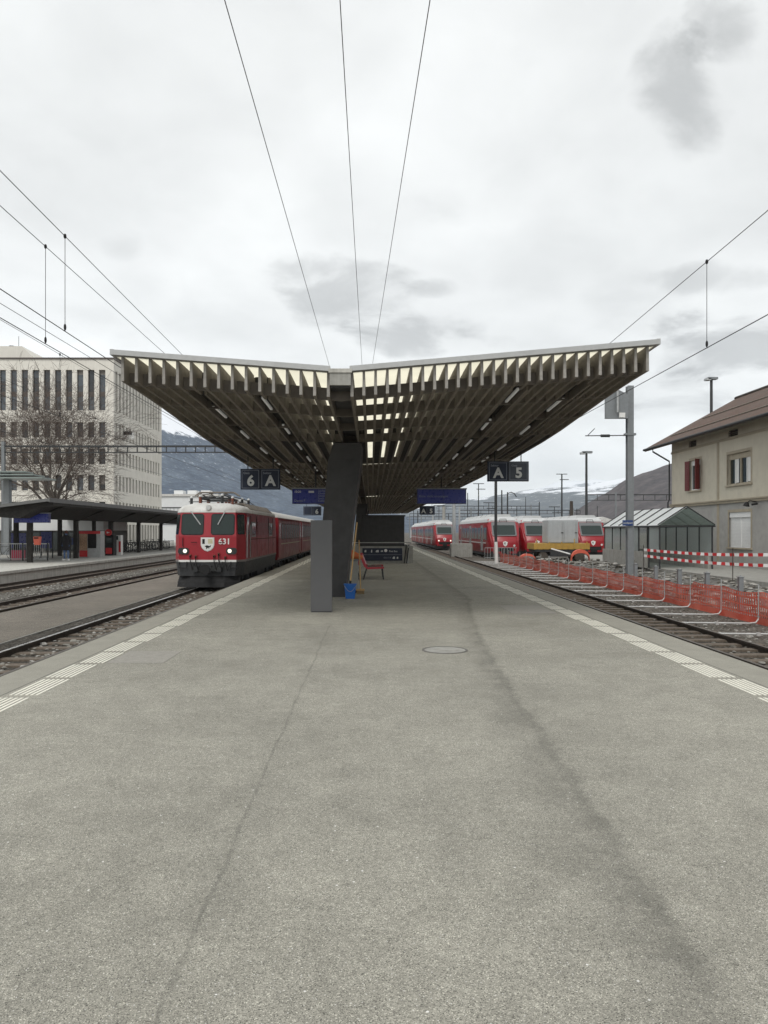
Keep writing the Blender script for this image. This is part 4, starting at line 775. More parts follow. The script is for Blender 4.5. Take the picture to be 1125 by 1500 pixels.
# ------------------------------------------------------------------ red railcars on the right
RW = 1.33
def railcar(xc, y0, L, label, cab=True, z0=-.50):
    t = thing('railcar' if cab else 'train_car', label, 'train', (xc, y0, z0), 'red trains standing right of the platform')
    def sec(y, hw, zt, zbt=.45, rw=.75):
        zr = zt; e = min(2.75, zt - .35); return [(xc - hw * .93, y, z0 + zbt), (xc + hw * .93, y, z0 + zbt), (xc + hw, y, z0 + zbt + .25), (xc + hw, y, z0 + e), (xc + hw * .97, y, z0 + e + (zr - e) * .45), (xc + hw * rw, y, z0 + zr), (xc - hw * rw, y, z0 + zr), (xc - hw * .97, y, z0 + e + (zr - e) * .45), (xc - hw, y, z0 + e), (xc - hw, y, z0 + zbt + .25)]
    if cab: secs = [sec(y0, .98, 1.35), sec(y0 + .08, 1.12, 1.50), sec(y0 + .45, 1.22, 2.05), sec(y0 + .95, 1.29, 2.75), sec(y0 + 1.45, RW, 3.22), sec(y0 + L, RW, 3.22)]
    else: secs = [sec(y0, RW, 3.22), sec(y0 + L, RW, 3.22)]
    mb = MB(); mb.loft(secs, 'bright_red'); mb.build('body', t, smooth=True, angle=25)
    mb = MB(); q = lambda y, k, a: [(xc - RW * .98, y, z0 + 2.98), (xc + RW * .98, y, z0 + 2.98), (xc + RW * .9, y, z0 + 3.2 * k), (xc + RW * .72, y, z0 + 3.36 * a), (xc - RW * .72, y, z0 + 3.36 * a), (xc - RW * .9, y, z0 + 3.2 * k)]
    mb.loft([q(y0 + (1.25 if cab else .05), .96, .94), q(y0 + (1.75 if cab else .1), 1.01, 1.02), q(y0 + L - .1, 1.01, 1.02)], 'railcar_roof'); mb.build('roof', t)
    mb = MB()
    for i in range(int(L / 3)):
        ya = y0 + 2.3 + i * 2.9
        if ya + 2.2 < y0 + L: mb.prism([(xc - .95, z0 + 3.4), (xc + .95, z0 + 3.4), (xc + .75, z0 + 3.66), (xc - .75, z0 + 3.66)], 'y', ya, ya + 2.2, 'railcar_roof')
    mb.build('roof_unit', t)
    if cab:
        u = Vector((1, 0, 0)); v = Vector((0, 1.0, 1.42)).normalized(); nn = u.cross(v)
        mb = MB(); c = Vector((xc, y0 + .70, z0 + 2.40)) + nn * .05; mb.panel(c, u, v, 1.98, 1.40, 'surround', .12, .015); mb.build('windscreen_surround', t)
        mb = MB(); c = Vector((xc, y0 + .63, z0 + 2.30)) + nn * .066; mb.panel(c, u, v, 1.74, .95, 'cabglass', .1, .012); mb.build('windscreen', t)
        mb = MB(); mb.tube([Vector((xc - .3, y0 + 1.1, z0 + 2.95)) + nn * .1, Vector((xc - .26, y0 + 1.2, z0 + 3.18)) + nn * .1, Vector((xc + .26, y0 + 1.2, z0 + 3.18)) + nn * .1, Vector((xc + .3, y0 + 1.1, z0 + 2.95)) + nn * .1], .03, 'dark'); mb.build('top_lamp', t)
        for s in (-1, 1):
            mb = MB(); mb.loft([[(xc + s * 1.0 - .07, y0 - .03, z0 + 1.28), (xc + s * 1.0 + .07, y0 + .05, z0 + 1.28), (xc + s * 1.0 + .07, y0 + .1, z0 + 1.5), (xc + s * 1.0 - .07, y0 + .02, z0 + 1.5)], [(xc + s * 1.13 - .09, y0 + 1.30, z0 + 3.10), (xc + s * 1.13 + .09, y0 + 1.36, z0 + 3.06), (xc + s * 1.13 + .09, y0 + 1.5, z0 + 3.2), (xc + s * 1.13 - .09, y0 + 1.46, z0 + 3.24)]], 'bright_red'); mb.build('nose_pillar', t)
            mb = MB(); mb.cyl((xc + s * .72, y0 + .03, z0 + 1.08), (xc + s * .72, y0 - .03, z0 + 1.08), .09, 'lamp' if y0 > 90 else 'letter', n=12); mb.build('headlight', t)
        mb = MB(); mb.prism([(xc - .2, z0 + 1.36), (xc, z0 + 1.44), (xc + .2, z0 + 1.36), (xc + .14, z0 + 1.12), (xc, z0 + 1.0), (xc - .14, z0 + 1.12)], 'y', y0 - .01, y0 + .1, 'white'); mb.prism([(xc - .1, z0 + 1.32), (xc + .02, z0 + 1.34), (xc - .02, z0 + 1.1)], 'y', y0 - .014, y0 - .01, 'black'); mb.build('crest', t)
        mb = MB(); mb.box(xc - 1.12, xc + 1.12, y0 + .02, y0 + .5, z0 + .1, z0 + .62, 'black'); mb.box(xc - .7, xc + .7, y0 - .02, y0 + .1, z0 + .62, z0 + .92, 'black'); mb.box(xc - .25, xc + .25, y0 - .35, y0 + .2, z0 + .45, z0 + .75, 'black'); mb.build('coupler', t)
    mb = MB(); mb.box(xc - 1.2, xc + 1.2, y0 + .6, y0 + L - .2, z0 + .22, z0 + .45, 'loco_grey'); mb.build('underframe', t)
    x = xc - RW
    mb = MB(); mb.box(x - .006, x + .02, y0 + (1.7 if cab else .1), y0 + L - .1, z0 + 1.22, z0 + 1.30, 'white'); mb.build('white_line', t)
    ya = y0 + (1.25 if cab else .6); k = 0
    while ya + 1.6 < y0 + L:
        mb = MB()
        if k % 4 == 1: mb.box(x - .012, x + .02, ya, ya + 1.3, z0 + .6, z0 + 2.75, 'galv'); d = mb.build('door', t); mb = MB(); mb.box(x - .018, x, ya + .2, ya + 1.1, z0 + 1.35, z0 + 2.5, 'winglass'); mb.build('pane', d); ya += 1.6
        else: mb.box(x - .010, x + .02, ya, ya + 1.7, z0 + 1.55, z0 + 2.55, 'winglass'); mb.build('window', t); ya += 2.0
        k += 1
    bogie(t, xc, y0 + 3, z0); bogie(t, xc, y0 + L - 2.5, z0)
    return t
railcar(9.05, 94, 17, 'distant red railcar with white lights at the far end of the right track')
railcar(9.05, 111.5, 17, 'first red coach behind the distant lit railcar', False)
railcar(9.05, 129, 17, 'second red coach behind the distant lit railcar', False)
railcar(10.85, 62, 21, 'red railcar with raked windscreen behind the thin dark pole')
railcar(14.75, 68, 20, 'red railcar between the pole railcar and the grey container')
railcar(19.1, 66, 20, 'red railcar nose right of the grey container, behind the glass shelter')
# ------------------------------------------------------------------ works wagon and container
wg = thing('flat_wagon', 'yellow works flat wagon in front of the red railcars', 'wagon', (14, 56, -.5))
x0, x1 = PX(782, 56), PX(864, 56)
mb = MB(); mb.box(x0, x1, 56, 58.4, .42, .86, 'yellow'); 
for i in range(9): xx = x0 + .25 + i * (x1 - x0 - .5) / 8; mb.box(xx - .05, xx + .05, 55.95, 56, .46, .84, 'yellow')
mb.build('deck', wg)
mb = MB(); mb.box(x0 + .1, x1 - .1, 56.05, 58.3, .24, .42, 'loco_grey'); mb.box(x0 + 1.2, x1 - 1.2, 55.98, 58.2, -.1, .24, 'loco_grey'); mb.build('underframe', wg)
for x in (x0 + .7, x1 - .7):
    mb = MB(); mb.cyl((x, 56.1, -.12), (x, 56.24, -.12), .36, 'rail_dull', n=18); mb.cyl((x, 58.0, -.12), (x, 58.14, -.12), .36, 'rail_dull', n=18); mb.cyl((x, 56.2, -.12), (x, 58.1, -.12), .07, 'dark'); mb.build('wheelset', wg)
mb = MB()
for i in range(5): xx = x0 + .2 + i * (x1 - x0 - .4) / 4; mb.box(xx - .03, xx + .03, 56.0, 56.06, .86, 1.2 if i in (0, 3) else .98, 'yellow')
mb.build('stanchion', wg)
ct = thing('container', 'pale grey steel container with double doors standing on the yellow wagon', 'container', (14, 56.3, .86))
xa, xb = PX(803, 56.3), PX(847, 56.3); mb = MB(); mb.box(xa, xb, 56.3, 58.2, .88, PZ(762, 56.3), 'container')
for i in range(7): yy = 56.45 + i * .26; mb.box(xa - .03, xa, yy, yy + .13, .95, 2.4, 'container')
mb.build('body', ct); xm = PX(826, 56.3)
for (p, q) in ((xa + .06, xm - .02), (xm + .02, xb - .06)):
    mb = MB(); mb.box(p, q, 56.26, 56.3, .93, PZ(764, 56.3), 'container'); d = mb.build('door', ct); mb = MB(); mb.cyl((q - .12, 56.24, .95), (q - .12, 56.24, 2.4), .02, 'galv', n=6); mb.box(q - .2, q - .04, 56.22, 56.26, 1.6, 1.66, 'dark'); mb.build('lock_bar', d)
# orange plastic road barriers lying by the wagon
for (px_, w, hh, label) in ((773, 1.15, .55, 'orange plastic arch lying on rubble below the railcars'), (851, 1.3, .85, 'larger orange plastic arch lying on rubble at the wagon end')):
    x = PX(px_, 54); mb = MB(); o = []
    for i in range(9):
        a = math.pi * i / 8; o.append([(x - w / 2 * math.cos(a) * 1.0, 54 + j * .25, -.38 + hh * (math.sin(a) ** .7) * (1 - .3 * q)) for j, q in ((0, 0), (1.6, 0), (1.6, 1), (0, 1))])
    mb.loft(o, 'orange_red'); tag(mb.build('plastic_barrier'), label, 'barrier', 'orange plastic barriers')
# ------------------------------------------------------------------ netting, brackets, posts
mb = MB(); rows = []; NY = []
y = 12.0
while y < 55: NY.append(y); y += .16 if y < 30 else .3
def netx(y, v): return 9.22 + .05 * noise.noise(Vector((y * .9, v * 1.2, 0))) + .012 * noise.noise(Vector((y * 3, v * 3, 2))) + (.05 * (1 - v / .8))
def neth(y): return .80 - .05 * abs(math.sin((y - 16.15) / 1.93 * math.pi)) + .05 * noise.noise(Vector((y * .5, 1, 1))) - (.1 if y > 22 else 0)
for i in range(11): rows.append([(netx(y, i * .08), y, -.48 + neth(y) * i / 10) for y in NY])
mb.grid(rows, 'net', uvf=lambda i, j: (NY[min(j, len(NY) - 1)] + .02 * math.sin(j), i / 10 * .78))
tag(mb.build('safety_netting', smooth=True, angle=80), 'long low orange plastic safety netting along the right track', 'safety net')
def bracket(y, i):
    t = thing('fence_bracket', f'{ORD[i]} pale pipe bracket from the right edge holding the orange netting', 'fence bracket', (7.2, y, -.42), 'pipe brackets holding the netting')
    mb = MB(); mb.tube([(7.28, y, -.40), (8.9, y + .02, -.42), (9.06, y + .02, -.40), (9.12, y + .02, -.32)], .019, 'brackets', 8); mb.build('arm', t, smooth=True)
    mb = MB(); mb.cyl((9.12, y + .02, -.32), (9.13, y + .03, .5), .014, 'galv', n=8); mb.build('upright', t, smooth=True)
    mb = MB(); mb.box(7.27, 7.36, y - .04, y + .04, -.50, -.42, 'brackets'); mb.build('clamp', t); mb = MB(); mb.box(8.1, 8.17, y - .03, y + .03, -.45, -.38, 'brackets'); mb.build('clamp', t)
    return t
b0 = bracket(16.15, 0)
for i in range(1, 21): dup(b0, (7.2, 16.15 + 1.93 * i, -.42), f'{ORD[i]} pale pipe bracket from the right edge holding the orange netting')
def stub(i, y):
    t = thing('steel_post', f'{ORD[i]} short grey steel post from the right edge, behind the orange netting', 'post', (10, y, -.5), 'short posts behind the netting')
    mb = MB(); mb.box(9.94, 10.06, y - .05, y + .05, -.55, .50, 'grey'); mb.build('tube', t); mb = MB(); mb.box(9.92, 10.08, y - .07, y + .07, .50, .52, 'grey'); mb.cyl((10, y, .52), (10, y, .56), .03, 'galv', n=8); mb.build('cap', t); return t
p0 = stub(0, 20.8)
for i in range(1, 5): dup(p0, (10, 20.8 + 2.06 * i, -.5), f'{ORD[i]} short grey steel post from the right edge, behind the orange netting')
# barrier tapes
def tape(za, zb3, label):
    mb = MB(); a, b = Vector((13.85, 39, za)), Vector((15.9, 29.6, zb3)); n = 34; a0 = a; L = (b - a)
    for i in range(n):
        p, q = a + L * (i / n), a + L * ((i + 1) / n); s = lambda t: -.10 * math.sin(math.pi * t); tw = .02 * math.sin(i * 1.3)
        mb.face([(p.x, p.y, p.z + s(i / n) - .06), (q.x, q.y, q.z + s((i + 1) / n) - .06), (q.x + tw, q.y, q.z + s((i + 1) / n) + .07), (p.x + tw, p.y, p.z + s(i / n) + .07)], 'tape_red' if i % 2 else 'tape_white')
    o = mb.build('barrier_tape'); md = o.modifiers.new('thickness', 'SOLIDIFY'); md.thickness = .004; tag(o, label, 'barrier tape', 'red and white tapes')
tape(.80, .84, 'upper red and white striped barrier tape in front of the glass shelter'); tape(.50, .40, 'lower red and white striped barrier tape in front of the glass shelter')
for x, y, h, l in ((13.85, 39.05, 1.0, 'thin dark stake at the left end of the striped tapes'), (15.2, 32.3, 1.0, 'thin rusty stake carrying the striped tapes right of the shelter')):
    mb = MB(); mb.cyl((x, y, -.45), (x, y, h), .018, 'rail_side', n=8); mb.ball((x, y, h), .03, 'rail_side'); tag(mb.build('tape_stake'), l, 'stake', 'stakes of the striped tape')
# ------------------------------------------------------------------ glass shelter
sh = thing('glass_shelter', 'glass shelter with pitched glass roof beside the grey house', 'shelter', (16.8, 45, -.27))
sx0, sx1, sy0, sy1, ze, zr = 15.4, 18.2, 41.0, 50.6, 2.10, 3.03; xm = (sx0 + sx1) / 2
for (xa, xb) in ((sx0 - .12, xm), (sx1 + .12, xm)):
    mb = MB(); mb.loft([[(xa, y, ze - .05), (xb, y, zr), (xb, y, zr + .015), (xa, y, ze - .035)] for y in (sy0 - .1, sy1 + .1)], 'roofglass' if xa < xm else 'greenglass'); mb.build('roof_pane', sh)
mb = MB()
for i in range(7):
    y = sy0 - .06 + (sy1 - sy0 + .12) * i / 6
    for xa in (sx0 - .12, sx1 + .12): mb.bar((xa, y, ze - .01), (xm, y, zr + .045), .06, .06, 'dark')
for x, z in ((sx0 - .1, ze - .08), (sx1 + .1, ze - .08), (xm, zr - .05)): mb.box(x - .04, x + .04, sy0 - .1, sy1 + .1, z - .05, z + .03, 'dark')
for y in (sy0, sy1): mb.box(sx0, sx1, y - .035, y + .035, ze - .12, ze - .04, 'dark')
mb.build('roof_frame', sh)
for i in range(7):
    y = sy0 + (sy1 - sy0) * i / 6
    for x in (sx0, sx1):
        mb = MB(); mb.box(x - .035, x + .035, y - .035, y + .035, -.27, ze - .1, 'dark'); mb.build('post', sh)
for i in range(6):
    ya, yb = sy0 + (sy1 - sy0) * i / 6 + .05, sy0 + (sy1 - sy0) * (i + 1) / 6 - .05
    for x in (sx0, sx1):
        if i == 1 and x == sx0: continue
        mb = MB(); mb.box(x - .008, x + .008, ya, yb, .62, ze - .13, 'clear'); mb.build('side_pane', sh)
mb = MB(); mb.box(sx0 + .05, sx1 - .05, sy1 - .01, sy1 + .01, .62, ze - .13, 'clear'); mb.build('side_pane', sh)
mb = MB(); mb.box(sx0 - .12, sx0 + .12, sy0 + 1.8, sy1 + .1, -.3, .60, 'concrete'); mb.box(sx1 - .12, sx1 + .12, sy0 + .3, sy1 + .1, -.3, .60, 'concrete'); mb.box(sx0, sx1, sy1 - .1, sy1 + .12, -.3, .595, 'concrete'); mb.build('low_wall', sh)
# ------------------------------------------------------------------ house
HX, HY1 = 20.7, 52.9
house = thing('station_house', 'old two-storey house with cream upper wall, grey base and brown tiled roof', 'house', (26, 46, -.27))
YN = 24
yw = lambda px_: HX * F / (px_ - VX)
hz = lambda py, px_: PZ(py, yw(px_))
wins = dict(sh=(yw(1026), yw(1011), hz(718, 1018), hz(674, 1018)), dbl=(yw(1100), yw(1066), hz(709, 1082), hz(663, 1082)), roll=(yw(1100), yw(1068), hz(802, 1084), hz(750, 1084)), roll2=(yw(1027), yw(1014), hz(800, 1020), hz(764, 1020)), v1=(yw(1020), yw(1009), hz(656, 1015), hz(645, 1015)), v2=(yw(1081), yw(1067), hz(643, 1074), hz(629, 1074)))
extra = [(30, 32.5, 4.6, 6.4), (31, 33, .9, 3.0), (26, 28, 4.6, 6.4)]
ZC = 3.48
mb = MB(); hs = list(wins.values()) + extra
for m, za, zt in (('plaster_grey', -.3, ZC), ('plaster', ZC, 7.75)):
    facade(mb, (HX, YN, 0), (0, 1, 0), (-1, 0, 0), HY1 - YN, za, zt, [(h[0] - YN, h[1] - YN, h[2], h[3]) for h in hs if za < (h[2] + h[3]) / 2 < zt], m, .22)
    mb.face([(HX, YN, za), (HX + 11, YN, za), (HX + 11, YN, zt), (HX, YN, zt)], m); mb.face([(HX, HY1, za), (HX + 11, HY1, za), (HX + 11, HY1, zt), (HX, HY1, zt)], m); mb.face([(HX + 11, YN, za), (HX + 11, HY1, za), (HX + 11, HY1, zt), (HX + 11, YN, zt)], m)
for y in (YN, HY1): mb.face([(HX, y, 7.75), (HX + 11, y, 7.75), (HX + 5.5, y, 10.9)], 'plaster')
mb.build('wall', house)
mb = MB(); mb.box(HX - .10, HX + .02, YN - .1, HY1 + .08, ZC - .12, ZC + .10, 'trim'); mb.box(HX - .16, HX - .1, YN - .1, HY1 + .1, ZC + .02, ZC + .10, 'trim'); mb.box(HX - .05, HX + .01, YN, HY1 + .04, 7.02, 7.16, 'trim'); mb.build('cornice', house)
RXE, RY0, RY1, RZE, RXM, RZM = HX - 1.05, YN - 1.2, 55.2, 7.62, 26.2, 11.25
k = (RZM - RZE) / (RXM - RXE)
mb = MB()
for s in (-1, 1):
    xe = RXM + s * (RXM - RXE); ln = math.hypot(RXM - RXE, RZM - RZE)
    mb.face([(xe, RY0, RZE), (xe, RY1, RZE), (RXM, RY1, RZM), (RXM, RY0, RZM)], 'tiles', [(0, 0), (RY1 - RY0, 0), (RY1 - RY0, ln), (0, ln)])
    mb.loft([[(xe, y, RZE - .02), (RXM, y, RZM - .02), (RXM, y, RZM - .2), (xe, y, RZE - .2)] for y in (RY0 + .01, RY1 - .01)], 'eave')
mb.build('roof', house)
mb = MB(); mb.cyl((RXM, RY0, RZM + .02), (RXM, RY1, RZM + .02), .12, 'tiles', n=10); mb.build('ridge', house)
mb = MB(); mb.cyl((RXE - .06, RY0, RZE - .07), (RXE - .06, RY1, RZE - .07), .08, 'dark', n=10)
for i in range(2): xx = RXE + 1.3 + i * 2.2; mb.cyl((xx, RY0, RZE + (xx - RXE) * k + .05), (xx, RY1 - 1.5, RZE + (xx - RXE) * k + .05), .035, 'roof_grime', n=6)
mb.build('gutter', house, smooth=True)
mb = MB(); mb.tube([(RXE - .05, HY1 + .6, RZE - .12), (RXE - .03, HY1 + .6, RZE - .35), (HX - .12, HY1 + .12, 6.55), (HX - .12, HY1 + .12, 6.3), (HX - .12, HY1 + .12, 3.9), (HX - .22, HY1 + .12, 3.7), (HX - .22, HY1 + .12, 3.3), (HX - .1, HY1 + .12, 3.1), (HX - .1, HY1 + .12, -.2)], .055, 'dark', 8); mb.build('downpipe', house, smooth=True)
mb = MB(); yl = yw(1052); mb.box(HX - .03, HX + .02, yl - .14, yl + .14, -.2, 7.02, 'trim'); mb.build('wall_strip', house)
def hwin(h, kind, name='window'):
    y0, y1, z0, z1 = h; x = HX + .13; mb = MB()
    mb.box(HX - .02, HX + .03, y0 - .14, y0, z0 - .02, z1 + .16, 'trim'); mb.box(HX - .02, HX + .03, y1, y1 + .14, z0 - .02, z1 + .16, 'trim'); mb.box(HX - .02, HX + .03, y0, y1, z1, z1 + .16, 'trim')
    f = mb.build(name, house); ym = (y0 + y1) / 2
    mb = MB(); mb.box(HX - .1, HX + .05, y0 - .18, y1 + .18, z0 - .1, z0 - .02, 'trim'); mb.build('sill', f)
    if kind == 'roller':
        mb = MB()
        for (a, b) in ((y0 + .03, ym - .05), (ym + .05, y1 - .03)):
            n = int((z1 - z0 - .3) / .08)
            for i in range(n): zz = z0 + i * .08; mb.box(x - .03, x, a, b, zz, zz + .074, 'roller')
        mb.box(x - .06, x, ym - .05, ym + .05, z0, z1, 'roller'); mb.box(x - .1, x, y0, y1, z1 - .3, z1, 'roller'); mb.build('roller_shutter', f); return
    mb = MB()
    for (a, b) in ((y0, ym), (ym, y1)) if kind == 'double' else ((y0, y1),):
        g = .07
        for (p, q, r, s) in ((a, a + g, z0, z1), (b - g, b, z0, z1), (a + g, b - g, z0, z0 + g), (a + g, b - g, z1 - g - .25, z1)): mb.box(x - .03, x + .03, p, q, r, s, 'trim' if kind == 'double' else 'white')
        mb.box(x - .02, x + .02, (a + b) / 2 - .03, (a + b) / 2 + .03, z0 + g, z1 - g - .25, 'white')
    mb.build('frame', f)
    mb = MB(); mb.box(x + .03, x + .035, y0, y1, z0, z1, 'winglass'); mb.build('pane', f)
    if kind == 'double':
        for (a, b) in ((y0 + .2, ym - .7), (ym + .3, y1 - .8)): mb = MB(); mb.box(x + .01, x + .025, a, b + .12, z0 + .1, z1 - .3, 'white'); mb.build('curtain', f)
    if kind == 'shutters':
        for (a, b, an) in ((y0, -1, 1), (y1, 1, 1)):
            mb = MB(); yy = a; n = 14; hh = (z1 - z0)
            p0, p1 = Vector((HX - .06, yy, 0)), Vector((HX - .13, yy + b * .52, 0)) if b > 0 else Vector((HX - .46, yy - .3, 0))
            d = p1 - p0; mb.bar(p0 + Vector((0, 0, z0 + hh / 2)), p1 + Vector((0, 0, z0 + hh / 2)), .04, hh, 'shutter')
            for i in range(n): zz = z0 + .05 + i * (hh - .1) / n; mb.bar(p0 + d * .12 + Vector((-.02, 0, zz)), p0 + d * .88 + Vector((-.02, 0, zz)), .04, .03, 'shutter')
            mb.build('shutter', f)
hwin(wins['sh'], 'shutters'); hwin(wins['dbl'], 'double'); hwin(wins['roll'], 'roller'); hwin(wins['roll2'], 'roller')
for h in extra: hwin(h, 'single')
for kx in ('v1', 'v2'):
    y0, y1, z0, z1 = wins[kx]; mb = MB(); mb.box(HX + .12, HX + .16, y0, y1, z0, z1, 'black')
    for i in range(5): zz = z0 + (i + .5) * (z1 - z0) / 5; mb.box(HX + .02, HX + .1, y0, y1, zz - .015, zz + .015, 'eave')
    mb.build('attic_vent', house)
mb = MB(); yl = yw(1108); zl = hz(738, 1108); mb.tube([(HX, yl, zl + .1), (HX - .35, yl, zl + .18), (HX - .5, yl, zl + .05)], .025, 'black'); mb.cyl((HX - .5, yl, zl + .08), (HX - .55, yl, zl - .12), .08, 'black', .17, n=12); mb.cyl((HX - .1, yl - .3, zl), (HX - .4, yl - .3, zl - .05), .06, 'black', n=8); mb.build('wall_lamp', house)
# ------------------------------------------------------------------ masts and overhead line
ms = thing('catenary_mast', 'tall grey steel mast rising from the orange netting left of the house', 'mast', (12.5, 37, -.5))
mb = MB(); mb.box(12.35, 12.65, 36.98, 37.0, -.5, 8.75, 'grey'); mb.box(12.35, 12.65, 37.26, 37.28, -.5, 8.75, 'grey'); mb.box(12.42, 12.58, 37.0, 37.26, -.5, 8.75, 'grey'); mb.build('column', ms)
mb = MB(); mb.prism([(PX(887, 36.8), PZ(613, 36.8)), (PX(920, 36.8), PZ(613, 36.8)), (PX(920, 36.8), PZ(578, 36.8)), (PX(903, 36.8), PZ(570, 36.8)), (PX(887, 36.8), PZ(581, 36.8))], 'y', 36.75, 36.95, 'grey'); mb.build('equipment_cover', ms)
mb = MB(); mb.cyl((PX(905, 36.6), 36.6, PZ(604, 36.6)), (PX(905, 36.6), 36.6, PZ(548, 36.6)), .06, 'galv', n=8); mb.box(PX(908, 36.6), PX(917, 36.6), 36.7, 36.74, PZ(611, 36.6), PZ(604, 36.6), 'white'); mb.build('tension_rod', ms)
mb = MB(); zz = PZ(638, 37); mb.cyl((PX(858, 37), 37.1, zz), (12.4, 37.1, zz + .02), .025, 'dark', n=6); mb.cyl((PX(881, 37), 37.1, zz), (PX(894, 37), 37.1, zz), .07, 'dark', n=10); mb.cyl((PX(862, 37), 37.1, zz + .02), (PX(872, 37), 37.1, zz + .35), .02, 'dark', n=6); mb.box(12.25, 12.75, 36.94, 37.3, PZ(636, 37) - .05, PZ(636, 37) + .05, 'grey'); mb.build('cantilever', ms)
sg = thing('station_sign', 'small blue station name sign on the grey mast', 'station sign', (12.4, 36.9, 2))
mb = MB(); mb.box(PX(912, 36.9), PX(927, 36.9), 36.88, 36.93, PZ(770, 36.9), PZ(762, 36.9), 'blue_sign'); mb.build('panel', sg); text('Landquart', .12, (PX(919.5, 36.9), 36.87, PZ(766, 36.9)), 'letter', sg, 'lettering', .0)
def wire(pts, label, r=.011, cat='overhead wire', group='overhead line wires', name='overhead_wire'):
    mb = MB(); P = []
    for i in range(len(pts) - 1):
        a, b = Vector(pts[i]), Vector(pts[i + 1])
        for j in range(8): P.append(a.lerp(b, j / 8))
    P.append(Vector(pts[-1])); mb.tube(P, r, 'copper', 5); return tag(mb.build(name), label, cat, group)
HB = 9.0
for (x, xe, l) in ((-214 / 778, -61 / 243, 'left one of the three high wires over the canopy'), (-45 / 778, -13 / 248, 'middle one of the three high wires over the canopy'), (87 / 778, 3 / 243, 'right one of the three high wires over the canopy')):
    wire([(x * HB - (xe - x) * HB * .2, 7, HB + H), (x * HB, 13, HB + H), (xe * HB, 41, HB + H), (xe * HB * .97, 110, HB + H)], l, .009)
def cat_pair(X, Hc, Hm, Hm2, y0, y1, drops, l, stag=0):
    wire([(X, y0, H + Hm), (X + stag, y1, H + Hm2)], 'upper carrying wire ' + l, .0075); wire([(X, y0, H + Hc), (X + stag, y1, H + Hc)], 'lower contact wire ' + l, .009)
    for i, d in enumerate(drops):
        k = (d - y0) / (y1 - y0); x = X + stag * k; zt = H + Hm + (Hm2 - Hm) * k; mb = MB(); mb.cyl((x, d, H + Hc), (x, d, zt), .006, 'copper', n=5); mb.ball((x, d, H + Hc + .08), (.026, .026, .07), 'black'); mb.ball((x, d, zt), (.03, .03, .05), 'black'); tag(mb.build('wire_dropper'), f'{ORD[i]} vertical dropper of the overhead line ' + l, 'wire dropper', 'wire droppers')
cat_pair(-5.92, 3.87, 5.82, 5.25, 9, 40, [14.9], 'directly above the locomotive track')
cat_pair(-6.72, 3.87, 5.95, 5.45, 9, 60, [15.9], 'just left of the locomotive track')
cat_pair(-10.5, 3.87, 6.05, 5.6, 12, 90, [26], 'above the second track from the left')
cat_pair(-14.3, 3.87, 6.0, 5.6, 14, 90, [40], 'above the track by the far platform')
cat_pair(6.75, 3.68, 5.52, 4.95, 9, 42, [15.45], 'above the right platform track')
wire([(-12.2, 16, 9.2), (-11.5, 90, 9.2)], 'thin feeder wire high above the left tracks', .011)
# portal gantry over the left tracks
def gantry(xa, xb, y, zt, h, label, posts, step=1.0, m='dark', pw=.12):
    t = thing('catenary_gantry', label, 'gantry', (posts[0], y, 0), 'overhead line gantries'); mb = MB()
    mb.box(xa, xb, y - .06, y + .06, zt - .14, zt, m); mb.box(xa, xb, y - .06, y + .06, zt - h, zt - h + .08, m); n = int((xb - xa) / step)
    for i in range(n + 1): x = xa + (xb - xa) * i / n; mb.box(x - .04, x + .04, y - .03, y + .03, zt - h + .08, zt - .14, m)
    mb.build('beam', t)
    for x in posts: mb = MB(); mb.box(x - pw, x + pw, y - pw, y + pw, -.5, zt + .3, 'grey'); mb.build('post', t)
    return t
gantry(PX(2, 60), 4.5, 60, PZ(652.5, 60), .58, 'long dark lattice gantry crossing high above the left tracks', [PX(5, 60)], .75)
gantry(PX(858, 110), PX(1010, 110), 110, PZ(724, 110), .9, 'dark gantry in front of the right forested hill', [PX(902, 110)], 1.6, 'dark', .1)
gantry(PX(672, 150), PX(850, 150), 150, PZ(747, 150), .8, 'far dark gantry spanning behind the red railcars', [PX(690, 150), PX(840, 150)], 2, 'dark', .12)
gantry(PX(600, 220), PX(720, 220), 220, PZ(752, 220), .9, 'most distant thin gantry left of the pole', [PX(617, 220), PX(700, 220)], 2.5, 'dark', .15)
def mast(px_, ytop, d, label, kind='pole', r=.14, m='dark', zb0=-.5):
    x, zt = PX(px_, d), PZ(ytop, d); t = thing('yard_mast', label, 'mast', (x, d, zb0), 'thin masts of the railway yard'); mb = MB(); mb.cyl((x, d, zb0), (x, d, zt), r * 1.15, m, r * .85, n=8); mb.build('pole', t, smooth=True); s = d / F
    if kind == 'lamp': mb = MB(); mb.box(x - 6 * s, x + 8 * s, d - .3, d + .3, zt, zt + 3 * s, 'grey'); mb.box(x - 9 * s, x - 2 * s, d - .3, d + .3, zt - 1.5 * s, zt + 1.5 * s, 'galv'); mb.build('lamp_head', t)
    if kind == 'cross': mb = MB(); mb.box(x - 8 * s, x + 8 * s, d - .05, d + .05, zt - 1 * s, zt, m); mb.box(x - 3 * s, x + 10 * s, d - .05, d + .05, zt - 9 * s, zt - 8 * s, m); mb.build('cross_arm', t)
    if kind == 'arc': mb = MB(); mb.tube([(x, d, zt - 2 * s), (x + 5 * s, d, zt), (x + 10 * s, d, zt - 2 * s), (x + 13 * s, d, zt - 7 * s)], r * .6, m); mb.build('curved_arm', t)
    return t
mast(1042, 556, 75, 'tall floodlight mast rising behind the brown tiled roof', 'lamp', .16)
mast(859, 664, 100, 'floodlight mast with flat lamp head left of the forested hill', 'lamp', .17)
mast(823, 694, 120, 'mast with cross arms near the snowy valley', 'cross', .13)
